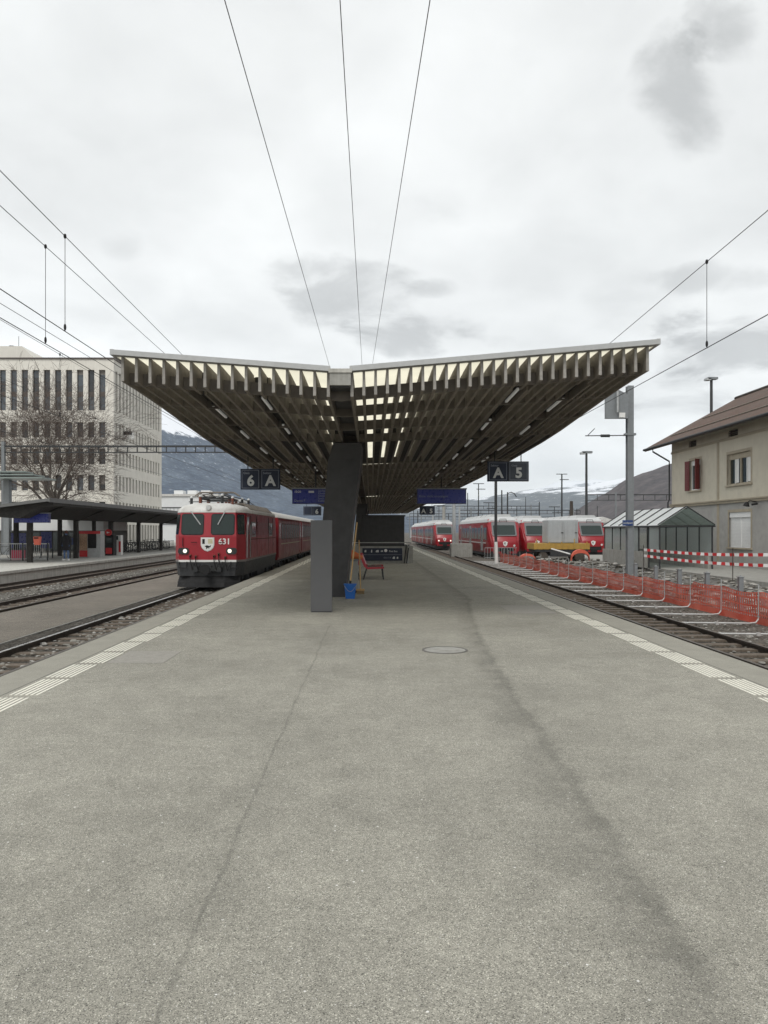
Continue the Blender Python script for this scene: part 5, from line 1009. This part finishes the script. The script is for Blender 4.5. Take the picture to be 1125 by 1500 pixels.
mast(735, 718, 130, 'plain mast just right of the A 5 sign pole', 'pole', .13); mast(743.5, 721, 125, 'mast with a curved arm right of the A 5 sign', 'arc', .13)
mast(701, 708, 140, 'thin mast between the blue display and the A 5 sign', 'cross', .10); mast(665, 737, 88, 'pale mast in front of the railcars at the right track', 'pole', .2, 'galv'); mast(650, 742, 120, 'pale thicker mast behind the distant railcar', 'pole', .25, 'concrete')
mast(673, 742, 105, 'slim pale mast right of the pale mast pair', 'pole', .12, 'galv'); mast(634, 752, 130, 'thin pale mast above the distant railcar', 'pole', .13, 'galv'); mast(837, 734, 140, 'short orange-brown mast beside the floodlight mast', 'pole', .35, 'rail_side'); mast(612, 748, 170, 'thin distant mast at the canopy end', 'pole', .12); mast(790, 735, 160, 'thin distant mast above the railcar roofs', 'pole', .12); mast(685, 722, 170, 'hair-thin far mast beside the blue display', 'pole', .1)
for i, (px_, yt, d) in enumerate(((606, 744, 190), (643, 740, 200), (657, 752, 150), (690, 744, 230), (716, 736, 210), (757, 741, 190), (770, 728, 210), (812, 742, 170), (845, 745, 150), (875, 741, 170))):
    mast(px_, yt, d, f'{ORD[i] if i else "first"} hair-thin far mast from the left in the row above the railcar roofs', 'cross' if i % 3 == 1 else 'pole', .09)
gantry(PX(640, 185), PX(790, 185), 185, PZ(741, 185), .8, 'thin far gantry crossing above the railcar roofs at pole height', [PX(652, 185), PX(778, 185)], 2.2, 'dark', .12)
gantry(PX(596, 260), PX(880, 260), 260, PZ(757, 260), .9, 'lowest distant gantry line just above the railcar roofs', [PX(600, 260), PX(735, 260), PX(872, 260)], 3, 'dark', .15)
mb = MB(); mb.cyl((PX(808, 52), 52, PZ(804, 52)), (PX(838, 50), 50.5, PZ(812, 50)), .05, 'white', n=8); tag(mb.build('site_pole'), 'white pole lying slanted against the yellow wagon', 'pole')
for i, (px_, d) in enumerate(((792, 50), (815, 49), (868, 47), (905, 44))):
    x = PX(px_, d); mb = MB()
    for k in range(26): mb.rock((x + random.gauss(0, .5), d + random.gauss(0, .4), -.3 + abs(random.gauss(0, .14))), random.uniform(.06, .2), random.choice(['stone', 'stone_pale', 'stone_dark']))
    tag(tag(mb.build('debris_heap'), kind='stuff'))
ps = thing('site_pole', 'thin dark pole with white lower sleeve under the A 5 sign', 'pole', (8.75, 53.8, -.5))
mb = MB(); mb.cyl((8.75, 53.8, 1.0), (8.75, 53.8, 5.3), .10, 'dark', n=10); mb.build('pole', ps, smooth=True); mb = MB(); mb.cyl((8.8, 53.8, -.5), (8.75, 53.8, 1.0), .14, 'white', .12, n=10); mb.build('sleeve', ps, smooth=True)
cbk = MB(); xa, xb = PX(661, 66), PX(692, 66); cbk.prism([(xa, -.5), (xb, -.5), (xb, .62), (xb - .12, .7), (xa + .12, .7), (xa, .62)], 'y', 66, 67.2, 'concrete'); tag(cbk.build('concrete_block'), 'weathered concrete block at the end of the right sidings', 'concrete block')
gr = thing('site_fence', 'low galvanised fence panels in front of the first railcar', 'fence', (10, 60, -.5)); mb = MB()
for i in range(12): x = 8.9 + i * .22; mb.cyl((x, 60, -.4), (x, 60, .45), .02, 'galv', n=5)
for z in (-.3, .45): mb.box(8.9, 11.4, 59.98, 60.02, z - .02, z + .02, 'galv')
mb.build('panel', gr)
# ------------------------------------------------------------------ left: office block
OX, OY, OY2 = -28.4, 85.0, 104.5; ZT = 20.75
off = thing('office_block', 'large pale stone office block with tall narrow windows behind the bare tree', 'office building', (-45, 95, 0))
rowz = [(15.1, 19.57), (12.1, 13.8), (9.15, 10.85), (6.25, 7.95), (3.3, 5.0)]
fw, pitch = .71, 1.222
fh = [(26.4 - 24 * 0 - 26.4 + i * pitch + .5, i * pitch + .5 + fw, a, b) for i in range(27) for a, b in rowz]   # from x=-62 to corner
FX0 = OX - 27 * pitch - .95
fh = [(i * pitch + .55, i * pitch + .55 + fw, a, b) for i in range(27) for a, b in rowz]
shh = [(i * pitch + .65, i * pitch + .65 + fw * .92, a, b) for i in range(15) for a, b in rowz]
gz = (0.3, 2.5); shh += [(i * pitch + .65, i * pitch + .65 + .8, *gz) for i in range(15)]
mb = MB(); facade(mb, (FX0, OY, 0), (1, 0, 0), (0, -1, 0), OX - FX0, 0, ZT, fh, 'office', .35); facade(mb, (OX, OY, 0), (0, 1, 0), (1, 0, 0), OY2 - OY, 0, ZT, shh, 'office', .3)
mb.face([(FX0, OY, ZT - .001), (OX, OY, ZT - .001), (OX, OY2, ZT - .001), (FX0, OY2, ZT - .001)], 'office'); mb.face([(FX0, OY2, 0), (OX, OY2, 0), (OX, OY2, ZT), (FX0, OY2, ZT)], 'office'); mb.face([(FX0, OY, 0), (FX0, OY2, 0), (FX0, OY2, ZT), (FX0, OY, ZT)], 'office'); mb.build('wall', off)
mb = MB(); mb.box(FX0 - .1, OX + .1, OY - .12, OY2 + .1, ZT, ZT + .16, 'office_frame'); mb.build('parapet', off)
rest = MB(); cnt = 0
def pane(mb, P, u, n, h, d):
    O, u, n = Vector(P), Vector(u), Vector(n); z = Vector((0, 0, 1)); q = lambda a, b, e: O + u * a + z * b - n * e
    a0, a1, b0, b1 = h
    bl = random.choice((0, 0, 0, .25, .4, .6)) * (1 if b1 - b0 < 3 else .45); bm_ = b1 - (b1 - b0) * bl; lo = b0 + (1.55 if b1 - b0 > 3 else 0)
    mb.face([q(a0, lo, d), q(a1, lo, d), q(a1, bm_, d), q(a0, bm_, d)], random.choice(('office_glass', 'office_glass', 'office_glass_refl')))
    if bl: mb.face([q(a0, bm_, d), q(a1, bm_, d), q(a1, b1, d), q(a0, b1, d)], 'office_glass_c' if random.random() < .5 else 'office_glass_refl')
    if lo > b0: mb.face([q(a0, b0, d), q(a1, b0, d), q(a1, lo, d), q(a0, lo, d)], 'office_glass_refl')  # lower part of tall windows: reflection painted as a bluish pane
    for (p0, p1, r0, r1) in ((a0, a0 + .05, b0, b1), (a1 - .05, a1, b0, b1), (a0, a1, b1 - .06, b1), (a0, a1, b0, b0 + .06)) + (((a0, a1, b0 + 1.55, b0 + 2.1),) if b1 - b0 > 3 else ()): mb.face([q(p0, r0, d - .03), q(p1, r0, d - .03), q(p1, r1, d - .03), q(p0, r1, d - .03)], 'office_frame')
for h in sorted(fh, key=lambda q: -q[0]):
    if cnt < 52: m2 = MB(); pane(m2, (FX0, OY, 0), (1, 0, 0), (0, -1, 0), h, .28); m2.build('window', off); cnt += 1
    else: pane(rest, (FX0, OY, 0), (1, 0, 0), (0, -1, 0), h, .28)
for h in shh:
    if cnt < 98: m2 = MB(); pane(m2, (OX, OY, 0), (0, 1, 0), (1, 0, 0), h, .22); m2.build('window', off); cnt += 1
    else: pane(rest, (OX, OY, 0), (0, 1, 0), (1, 0, 0), h, .22)
tag(rest.build('windows', off), kind='stuff')
mb = MB(); mb.loft([[(-60, 90, ZT), (PX(66, 90), 90, ZT), (PX(66, 90), 102, ZT), (-60, 102, ZT)], [(-60, 90, PZ(507, 90)), (PX(32, 90), 90, PZ(507, 90)), (PX(32, 90), 102, PZ(507, 90)), (-60, 102, PZ(507, 90))]], 'office'); mb.build('penthouse', off)
mb = MB(); x = PX(6, 90); mb.cyl((x, 92, PZ(507, 90)), (x, 92, PZ(501, 90)), .35, 'dark', n=10); mb.cyl((x + .8, 92, PZ(507, 90)), (x + .8, 92, PZ(486, 90)), .03, 'dark', n=5); mb.build('roof_vent', off)
mb = MB(); mb.box(OX, OX + 1.2, OY + 3.3, OY + 3.4, 12.3, 13.2, 'white'); mb.box(OX, OX + 1.0, OY + 3.28, OY + 3.3, 12.8, 13.2, 'black'); mb.build('shop_sign', off)
# ------------------------------------------------------------------ bare tree
random.seed(21)
tr = thing('bare_tree', 'large leafless tree in front of the pale office block', 'tree', (PX(80, 66), 66, 0))
trunk = MB(); crown = MB()
def grow(p, d, L, r, lev):
    n = 3 if lev < 3 else 2; pts = [p]; rs = [r]; q = p
    for i in range(n):
        d = (d + Vector((random.gauss(0, .13), random.gauss(0, .13), random.gauss(.02, .10)))).normalized(); q = q + d * (L / n); pts.append(q); rs.append(r * (1 - .38 * (i + 1) / n))
    (trunk if lev < 2 else crown).tube(pts, rs, 'bark' if lev < 2 else 'twig', 7 if lev < 2 else (4 if lev < 4 else 3))
    if lev >= 6: return
    k = {0: 6, 1: 5, 2: 4, 3: 4, 4: 3, 5: 3}[lev]
    for i in range(k):
        f = random.uniform(.45, 1.0) if i else 1.0; idx = f * n; j = min(int(idx), n - 1); b = pts[j].lerp(pts[j + 1], idx - j)
        ax = Vector((random.gauss(0, 1), random.gauss(0, 1), random.gauss(0, .45))); ax = (ax - d * ax.dot(d)).normalized(); spread = random.uniform(.5, 1.05) if i else random.uniform(.1, .35)
        nd = (d * math.cos(spread) + ax * math.sin(spread) + Vector((0, 0, -.06 if lev > 2 else .12))).normalized()
        grow(b, nd, L * random.uniform(.62, .84), max(.0105, rs[j + 1] * random.uniform(.5, .68)), lev + 1)
for (x, lean) in ((PX(76, 66), -.06), (PX(88, 66.5), .10)): grow(Vector((x, 66, 0)), Vector((lean, 0, 1)), 5.25, .25, 0)
trunk.build('trunk', tr, smooth=True, angle=80); crown.build('crown', tr)
random.seed(5)
# ------------------------------------------------------------------ left platform canopy
lc = thing('side_canopy', 'dark low steel canopy over the far left platform', 'canopy', (-20, 55, 0))
cx0, cxm, cx1 = -24.5, -19.9, -16.9; cy0, cy1 = 40.4, 92
def lroof(dz, th): return [(cx0, 3.10 + dz), (cxm, 2.98 + dz), (cx1, 3.36 + dz), (cx1, 3.36 + dz + th), (cxm, 2.98 + dz + th), (cx0, 3.10 + dz + th)]
mb = MB(); mb.prism(lroof(0, .10), 'y', cy0, cy1, 'canopy_roof'); mb.build('roof', lc)
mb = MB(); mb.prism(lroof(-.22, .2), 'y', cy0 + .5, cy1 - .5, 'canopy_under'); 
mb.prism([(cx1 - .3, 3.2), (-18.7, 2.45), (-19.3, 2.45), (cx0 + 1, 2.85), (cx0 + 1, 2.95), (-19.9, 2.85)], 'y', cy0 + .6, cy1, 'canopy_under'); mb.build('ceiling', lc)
mb = MB(); mb.box(cx1, cx1 + .05, cy0 - .03, cy1, 3.27, 3.50, 'canopy_roof'); mb.prism([(cx0, 3.06), (cxm, 2.94), (cx1, 3.32), (cx1, 3.48), (cxm, 3.10), (cx0, 3.22)], 'y', cy0 - .03, cy0 - .005, 'canopy_roof'); mb.build('fascia', lc)
for i in range(7):
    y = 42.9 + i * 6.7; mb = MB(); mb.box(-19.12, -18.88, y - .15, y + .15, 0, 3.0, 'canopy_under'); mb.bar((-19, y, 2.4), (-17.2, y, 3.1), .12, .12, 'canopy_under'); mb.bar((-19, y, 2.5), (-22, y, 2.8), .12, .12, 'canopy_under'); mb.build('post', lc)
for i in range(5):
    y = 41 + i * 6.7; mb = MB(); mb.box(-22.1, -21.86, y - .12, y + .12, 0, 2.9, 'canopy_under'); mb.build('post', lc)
t = display(PX(30, 43), PX(80, 43), 42.2, PZ(766, 43), PZ(751.5, 43), 'blue display hanging from the dark far left canopy', 2.9)
mb = MB(); mb.cyl((PX(31, 42), 42, 2.95), (PX(31, 42), 42, 2.6), .02, 'dark', n=6); mb.cyl((PX(31, 42), 42, 2.62), (PX(31, 42), 42, 2.45), .08, 'galv', .16, n=10); tag(mb.build('hanging_lamp'), 'small bell lamp under the end of the far left canopy', 'lamp')
# kiosk building behind the far platform
kb = thing('kiosk_building', 'low building with white fascia behind the far left platform', 'kiosk building', (-26, 62, 0))
mb = MB(); xa, xb = -36, PX(152, 62); mb.box(xa, xb, 62, 68, 1.8, 2.75, 'hall'); mb.build('fascia', kb)
mb = MB(); mb.box(xa, xb, 62.2, 68, 0, 1.8, 'concrete_dark'); mb.build('wall', kb)
for i in range(5):
    x = xa + 6.5 + i * 1.55; mb = MB(); mb.box(x, x + 1.25, 62.14, 62.2, .15, 1.7, 'dark'); w = mb.build('shop_window', kb); mb = MB(); mb.box(x + .05, x + 1.2, 62.12, 62.14, .2, 1.65, 'winglass'); mb.build('pane', w)
def poster(xa, xb, y, za, zb4, m, label):
    t = thing('poster_board', label, 'poster board', ((xa + xb) / 2, y, 0), 'poster boards on the far left platform'); mb = MB(); mb.box(xa, xb, y, y + .06, za, zb4, m); mb.build('panel', t); mb = MB()
    for x in (xa - .03, xb + .03): mb.box(x - .03, x + .03, y, y + .07, 0, zb4 + .06, 'dark')
    mb.box(xa - .06, xb + .06, y, y + .07, zb4, zb4 + .05, 'dark'); mb.build('frame', t)
poster(PX(16, 50), PX(38, 50), 50, PZ(803, 50), PZ(781, 50), 'blue', 'left blue poster board under the far canopy')
poster(PX(60, 50), PX(76, 50), 50, PZ(803, 50), PZ(779, 50), 'blue', 'right blue poster board beside the orange bin post')
poster(PX(103, 50.3), PX(112, 50.3), 50.3, PZ(798, 50), PZ(788, 50), 'blue_sign', 'small blue notice board right of the standing person')
poster(PX(16, 46), PX(37, 46), 46, PZ(820, 46), PZ(806, 46), 'pink', 'low pink poster with frame near the left picture edge')
x = PX(56, 42.7); t = thing('waste_bin', 'orange waste bin hung on the near canopy post', 'waste bin', (x, 42.6, 1)); mb = MB(); mb.loft([[(x - .14, 42.5, PZ(798, 43)), (x + .14, 42.5, PZ(798, 43)), (x + .14, 42.72, PZ(798, 43)), (x - .14, 42.72, PZ(798, 43))], [(x - .17, 42.44, PZ(786, 43)), (x + .17, 42.44, PZ(786, 43)), (x + .17, 42.74, PZ(786, 43)), (x - .17, 42.74, PZ(786, 43))]], 'orange_red'); mb.build('body', t); mb = MB(); mb.box(x - .12, x + .12, 42.42, 42.44, PZ(789, 43), PZ(787, 43), 'black'); mb.build('slot', t)
t = thing('snack_machine', 'red and black snack vending machine with picture panel on the far platform', 'vending machine', (PX(131, 51), 51, 0)); xa, xb = PX(116, 51), PX(147, 51)
mb = MB(); mb.box(xa, xb, 51, 51.8, 0, PZ(778, 51), 'galv'); mb.build('cabinet', t); mb = MB(); mb.box(xa + .03, PX(128, 51), 50.96, 51, PZ(806, 51), PZ(782, 51), 'snack'); mb.build('display_panel', t); mb = MB(); mb.box(xa + .03, PX(128, 51), 50.955, 51, .05, PZ(806.3, 51), 'snackred'); mb.box(xa, xb, 50.95, 51, PZ(782, 51), PZ(778, 51), 'snackred'); mb.build('red_trim', t); mb = MB(); mb.box(PX(129, 51), PX(141, 51), 50.96, 51, PZ(803, 51), PZ(782, 51), 'black'); mb.build('dark_window', t)
t = thing('drinks_machine', 'narrow black drinks machine under the round red sign', 'vending machine', (PX(160, 55), 55, 0)); mb = MB(); mb.box(PX(154, 55), PX(166, 55), 55, 55.7, 0, PZ(784, 55), 'black'); mb.build('cabinet', t); mb = MB(); mb.box(PX(155, 55), PX(164, 55), 54.97, 55, .9, PZ(788, 55), 'winglass'); mb.build('front_glass', t); mb = MB(); mb.box(PX(155, 55), PX(164, 55), 54.96, 55, .12, .55, 'snackred'); mb.build('red_trim', t)
x, z = PX(159, 54.5), PZ(780, 54.5); mb = MB(); mb.cyl((x, 54.5, z), (x, 54.44, z), .24, 'snackred', n=20); mb.prism([(x - .1, z + .06), (x + .12, z), (x - .1, z - .06)], 'y', 54.43, 54.44, 'white'); mb.cyl((x, 54.5, z + .2), (x, 54.5, 2.8), .03, 'dark', n=6); tag(mb.build('round_sign'), 'round red sign hanging above the drinks machine', 'sign')
t = thing('ticket_machine', 'slim white ticket machine with red panel on the far platform', 'ticket machine', (PX(174, 56.8), 56.8, 0)); mb = MB(); mb.box(PX(169, 56.8), PX(177, 56.8), 56.8, 57.3, 0, PZ(784, 56.8), 'white'); mb.build('cabinet', t); mb = MB(); mb.box(PX(174, 56.8), PX(177, 56.8), 56.77, 56.8, .2, 1.0, 'snackred'); mb.build('red_panel', t); mb = MB(); mb.box(PX(170, 56.8), PX(173, 56.8), 56.78, 56.8, 1.1, 1.4, 'winglass'); mb.build('screen', t)
# railing
rl = thing('platform_railing', 'thin grey railing along the far left platform', 'railing', (-20.5, 46, 0)); mb = MB()
for z in (.1, 1.0): mb.bar((PX(0, 46), 45.6, z), (PX(76, 46), 45.6, z), .05, .05, 'galv')
for i in range(26): x = PX(0, 46) + (PX(76, 46) - PX(0, 46)) * i / 25; mb.cyl((x, 45.6, .1), (x, 45.6, 1.0), .012, 'galv', n=5)
mb.build('bars', rl)
for i in range(3): x = PX(2 + 36 * i, 46); mb = MB(); mb.box(x - .04, x + .04, 45.57, 45.63, 0, 1.05, 'dark'); mb.build('post', rl)
# person waiting
pr = thing('person', 'person in a black coat and jeans standing with back turned on the far platform', 'person', (PX(97, 46.3), 46.3, 0)); X, Y = PX(97, 46.3), 46.3
mb = MB(); el = lambda z, a, b, dx=0, dy=0, n=12: [(X + dx + a * math.cos(2 * math.pi * i / n), Y + dy + b * math.sin(2 * math.pi * i / n), z) for i in range(n)]
def body_mesh():
    V = [(0, 0, .92), (0, 0, 1.15), (0, 0, 1.38), (0, 0, 1.48), (0, -.01, 1.56), (0, -.02, 1.66), (0, -.01, 1.74), (-.19, 0, 1.40), (-.24, .01, 1.14), (-.22, -.06, .92), (-.21, -.09, .82), (.19, 0, 1.40), (.24, .01, 1.14), (.22, -.06, .92), (.21, -.09, .82), (-.09, 0, .86), (-.11, .0, .48), (-.11, .03, .09), (-.12, -.1, .03), (.09, 0, .86), (.12, -.03, .48), (.12, .0, .09), (.13, -.13, .03)]
    E = [(0, 1), (1, 2), (2, 3), (3, 4), (4, 5), (5, 6), (2, 7), (7, 8), (8, 9), (9, 10), (2, 11), (11, 12), (12, 13), (13, 14), (0, 15), (15, 16), (16, 17), (17, 18), (0, 19), (19, 20), (20, 21), (21, 22)]
    RD = [.15, .14, .15, .07, .06, .095, .07, .065, .05, .04, .03, .065, .05, .04, .03, .10, .065, .045, .04, .10, .065, .045, .04]
    me = bpy.data.meshes.new('body'); me.from_pydata(V, E, []); me.materials.append(MT['jeans']); me.materials.append(MT['skin']); o = bpy.data.objects.new('body', me); COL.objects.link(o); o.parent = pr; OFF[o] = OFF[pr]
    md = o.modifiers.new('skin', 'SKIN'); 
    for i, r in enumerate(RD): me.skin_vertices[0].data[i].radius = (r, r * (.75 if i < 3 else 1)); 
    me.skin_vertices[0].data[0].use_root = True; o.modifiers.new('sub', 'SUBSURF').render_levels = 2; return o
try: pb = body_mesh()
except Exception: pb = None
mb = MB(); mb.loft([el(.60, .25, .17), el(.95, .23, .16), el(1.2, .24, .16), el(1.42, .23, .14), el(1.52, .10, .09)], 'coat')
for s in (-1, 1): mb.tube([(X + s * .2, Y, 1.43), (X + s * .27, Y + .01, 1.14), (X + s * .25, Y - .06, .88)], [.08, .07, .06], 'coat', 8)
mb.build('coat', pr, smooth=True, angle=70)
mb = MB(); mb.ball((X, Y + .0, 1.68), (.105, .115, .12), 'hair'); mb.build('hair', pr, smooth=True)
mb = MB()
for s in (-.12, .13): mb.box(X + s - .05, X + s + .05, Y - .17, Y + .08, 0, .09, 'white')
mb.build('shoes', pr)
# bicycles in the rack
def bicycle(loc, rz, label):
    t = thing('bicycle', label, 'bicycle', loc, 'bicycles parked beyond the far platform')
    for x in (-.52, .52):
        mb = MB(); n = 18; mb.tube([(x + .33 * math.cos(2 * math.pi * i / n), 0, .34 + .33 * math.sin(2 * math.pi * i / n)) for i in range(n + 1)], .02, 'tyre', 5)
        for i in range(6): a = math.pi * i / 6; mb.cyl((x + .32 * math.cos(a), 0, .34 + .32 * math.sin(a)), (x - .32 * math.cos(a), 0, .34 - .32 * math.sin(a)), .003, 'galv', n=3)
        mb.build('wheel', t, world=False)
    mb = MB()
    for a, b in (((-.52, 0, .34), (-.08, 0, .3)), ((-.08, 0, .3), (-.22, 0, .85)), ((-.22, 0, .8), (-.52, 0, .34)), ((-.08, 0, .3), (.36, 0, .8)), ((-.2, 0, .78), (.36, 0, .82)), ((.34, 0, .95), (.52, 0, .34))): mb.cyl(a, b, .018, 'dark', n=6)
    mb.build('frame', t, world=False); mb = MB(); mb.ball((-.23, 0, .92), (.13, .07, .035), 'black', 8, 4); mb.build('saddle', t, world=False); mb = MB(); mb.tube([(.3, -.28, 1.02), (.34, 0, 1.0), (.3, .28, 1.02)], .014, 'galv', 5); mb.build('handlebar', t, world=False); t.rotation_euler = (0, 0, rz); return t
b0 = bicycle((PX(5, 47), 47, 0), .3, 'bicycle at the left picture edge behind the railing')
dup(b0, (PX(42, 47.5), 47.5, 0), 'bicycle with its wheel right of the pink poster', None, .9)
for i in range(9): d = 62 + i * 1.6; dup(b0, (-20.6 + .1 * (i % 3), d, 0), f'{ORD[i]} bicycle from the ticket machine in the rack under the far canopy', None, .35 + .1 * (i % 4))
rk = thing('bicycle_rack', 'long grey railing rack along the bicycles under the far canopy', 'bicycle rack', (-20, 68, 0)); mb = MB()
for i in range(17): y = 61 + i * 1.0; mb.tube([(-20.3, y, 0), (-20.3, y, .8), (-20.3, y + .5, .8), (-20.3, y + .5, 0)], .025, 'dark', 6)
mb.build('hoops', rk); mb = MB(); mb.box(-20.0, -19.95, 61, 78, .75, .8, 'dark'); mb.box(-20.0, -19.95, 61, 78, .1, .15, 'dark')
for i in range(35): mb.box(-19.99, -19.96, 61 + i * .5, 61.03 + i * .5, .15, .75, 'dark')
mb.build('railing', rk)
# glazed steel roof and mast at the far left
gl = thing('glazed_roof', 'greenish stepped glass roof corner at the left picture edge', 'glass roof', (-33, 56, 0)); mb = MB()
for i in range(3): z = PZ(690 + i * 5, 56); mb.box(-40, PX(36 + i * 17, 56), 56 - i * .5, 57.5, z - .10, z, 'glazed')
mb.build('roof_slab', gl); mb = MB(); mb.box(PX(0, 56), PX(8, 56), 56.5, 57.0, 0, PZ(692, 56), 'grey'); mb.box(-34, -33.6, 63, 63.4, 0, 5, 'grey'); mb.build('column', gl)
# white halls in the distance
for (pa, pb_, yt, d, dp, l, nm) in ((225, 318, 727, 170, 40, 'white industrial hall beyond the locomotive roof', 1), (-30, 60, 742, 190, 40, 'white far hall behind the office block', 0)):
    t = thing('industrial_hall', l, 'industrial hall', (PX(pa, d), d, 0), 'white halls'); mb = MB(); xa, xb, z = PX(pa, d), PX(pb_, d), PZ(yt, d); mb.box(xa, xb, d, d + dp, -.6, z, 'hall'); mb.build('wall', t)
    mb = MB(); mb.box(xa - .3, xb + .3, d - .3, d + dp, z, z + .5, 'loco_white'); 
    for i in range(3): mb.box(xa + 4 + i * 3, xa + 6 + i * 3, d + 2, d + 5, z + .5, z + 1.4, 'hall')
    mb.build('roof', t); mb = MB(); zz = z - 2.6
    for i in range(14): x = xa + 1 + i * (xb - xa - 2) / 14; mb.box(x, x + .15, d - .06, d, zz - 3.5, zz, 'container')
    mb.box(xa, xb, d - .1, d, zz, zz + .2, 'dark'); mb.box(xa, xb, d - .1, d, zz - 3.7, zz - 3.5, 'grey'); mb.build('panel_joints', t)
for (pa, pb_, yt, d, l) in ((604, 660, 768, 260, 'low pale shed far behind the distant railcar'), (860, 905, 757, 120, 'white roofed shed behind the shelter'), (690, 760, 764, 230, 'low pale shed beyond the railcar roofs')):
    xa, xb, z = PX(pa, d), PX(pb_, d), PZ(yt, d); t = thing('yard_shed', l, 'shed', ((xa + xb) / 2, d, -.6), 'sheds beyond the yard'); mb = MB(); mb.box(xa, xb, d, d + 12, -.6, z - .9, 'hall'); mb.build('wall', t); mb = MB(); mb.prism([(xa - .4, z - .9), ((xa + xb) / 2, z), (xb + .4, z - .9)], 'y', d - .3, d + 12.3, 'loco_white'); mb.build('roof', t)
# ------------------------------------------------------------------ hills and mountains
def mountain(name, prof, D, dep, m, rough, seed, nx=150, ny=26):
    mb = MB(); rows = []; xs = [p[0] for p in prof]
    def ridge(px_):
        for (a, ya), (b, yb) in zip(prof, prof[1:]):
            if a <= px_ <= b: return ya + (yb - ya) * sm((px_ - a) / (b - a)) * .4 + (yb - ya) * ((px_ - a) / (b - a)) * .6
        return prof[-1][1]
    for j in range(ny + 1):
        r = []; t = j / ny
        for i in range(nx + 1):
            px_ = xs[0] + (xs[-1] - xs[0]) * i / nx; zt = PZ(ridge(px_), D); X = PX(px_, D); Y = D - dep * (1 - min(1, t / .8)) + (dep * (t - .8) if t > .8 else 0)
            k = (min(1, t / .8)) ** 1.15 if t <= .8 else 1 - (t - .8) * 2.2
            nz = noise.fractal(Vector((X / rough, Y / rough, seed)), .9, 2.1, 7); nf = abs(noise.fractal(Vector((X / rough * 2.2, Y / rough * .7, seed + 5)), .8, 2.1, 6))
            e = 1 if t <= .8 else 1; edge = 4 * t * (1 - t) if t < .5 else 1
            r.append((X, Y, -3 + (zt + 3) * k + zt * (.07 * nz - .16 * nf * (1 - k)) * edge * e - (.0 if t < .8 else 0)))
        rows.append(r)
    mb.grid(rows, m); return tag(mb.build(name, smooth=True, angle=180), kind='structure')
ML = mountain_mat('left_slope', (.035, .052, .085), (.10, .128, .165), PZ(646, 2500), 45, patch=.9, sscale=.016)
mountain('mountain', [(-1500, 640), (-500, 575), (-100, 560), (100, 575), (236, 598), (300, 632), (345, 664), (400, 694), (470, 724), (540, 745), (640, 764), (700, 778)], 2500, 1500, ML, 420, 3)
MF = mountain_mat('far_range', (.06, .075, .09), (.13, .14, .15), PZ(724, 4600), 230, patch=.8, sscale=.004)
mountain('far_mountain', [(420, 778), (500, 760), (590, 748), (640, 741), (682, 731), (705, 728), (740, 723), (780, 716), (815, 712), (853, 711), (900, 700), (960, 690), (1060, 680), (1250, 700), (1500, 778)], 4600, 2500, MF, 800, 9, 170)
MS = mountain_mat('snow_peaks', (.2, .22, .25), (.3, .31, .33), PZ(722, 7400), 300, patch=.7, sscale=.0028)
mountain('snow_mountain', [(500, 778), (600, 756), (660, 742), (720, 729), (755, 722), (790, 712), (820, 703), (850, 706), (870, 703), (940, 716), (1000, 722), (1200, 770)], 7400, 1500, MS, 900, 15, 150, 20)
MN = mountain_mat('near_hill', (.048, .042, .044), (.105, .09, .09), 5000, 50, patch=0, sscale=.01)
mountain('hill', [(780, 778), (835, 758), (860, 737), (885, 724), (920, 701), (950, 690), (985, 678), (1050, 655), (1125, 640), (1300, 600), (1800, 560), (2400, 640)], 1500, 900, MN, 300, 23, 200)
# the air: one even, pale volume around everything
hz_ = MB(); hz_.box(-8800, 8800, -190, 8900, -8, 760, 'hall'); ho = hz_.build('haze'); tag(ho, kind='stuff')
m = bpy.data.materials.new('air'); m.use_nodes = True; nt = m.node_tree; nt.nodes.clear(); o_ = nt.nodes.new('ShaderNodeOutputMaterial'); pv = nt.nodes.new('ShaderNodeVolumePrincipled')
pv.inputs['Density'].default_value = 8.5e-5; pv.inputs['Color'].default_value = (.84, .92, 1.0, 1); pv.inputs['Anisotropy'].default_value = 0; nt.links.new(pv.outputs[0], o_.inputs['Volume'])
ho.data.materials.clear(); ho.data.materials.append(m)
S.cycles.volume_bounces = 1; S.cycles.transparent_max_bounces = 24; S.cycles.max_bounces = 6; S.cycles.diffuse_bounces = 3
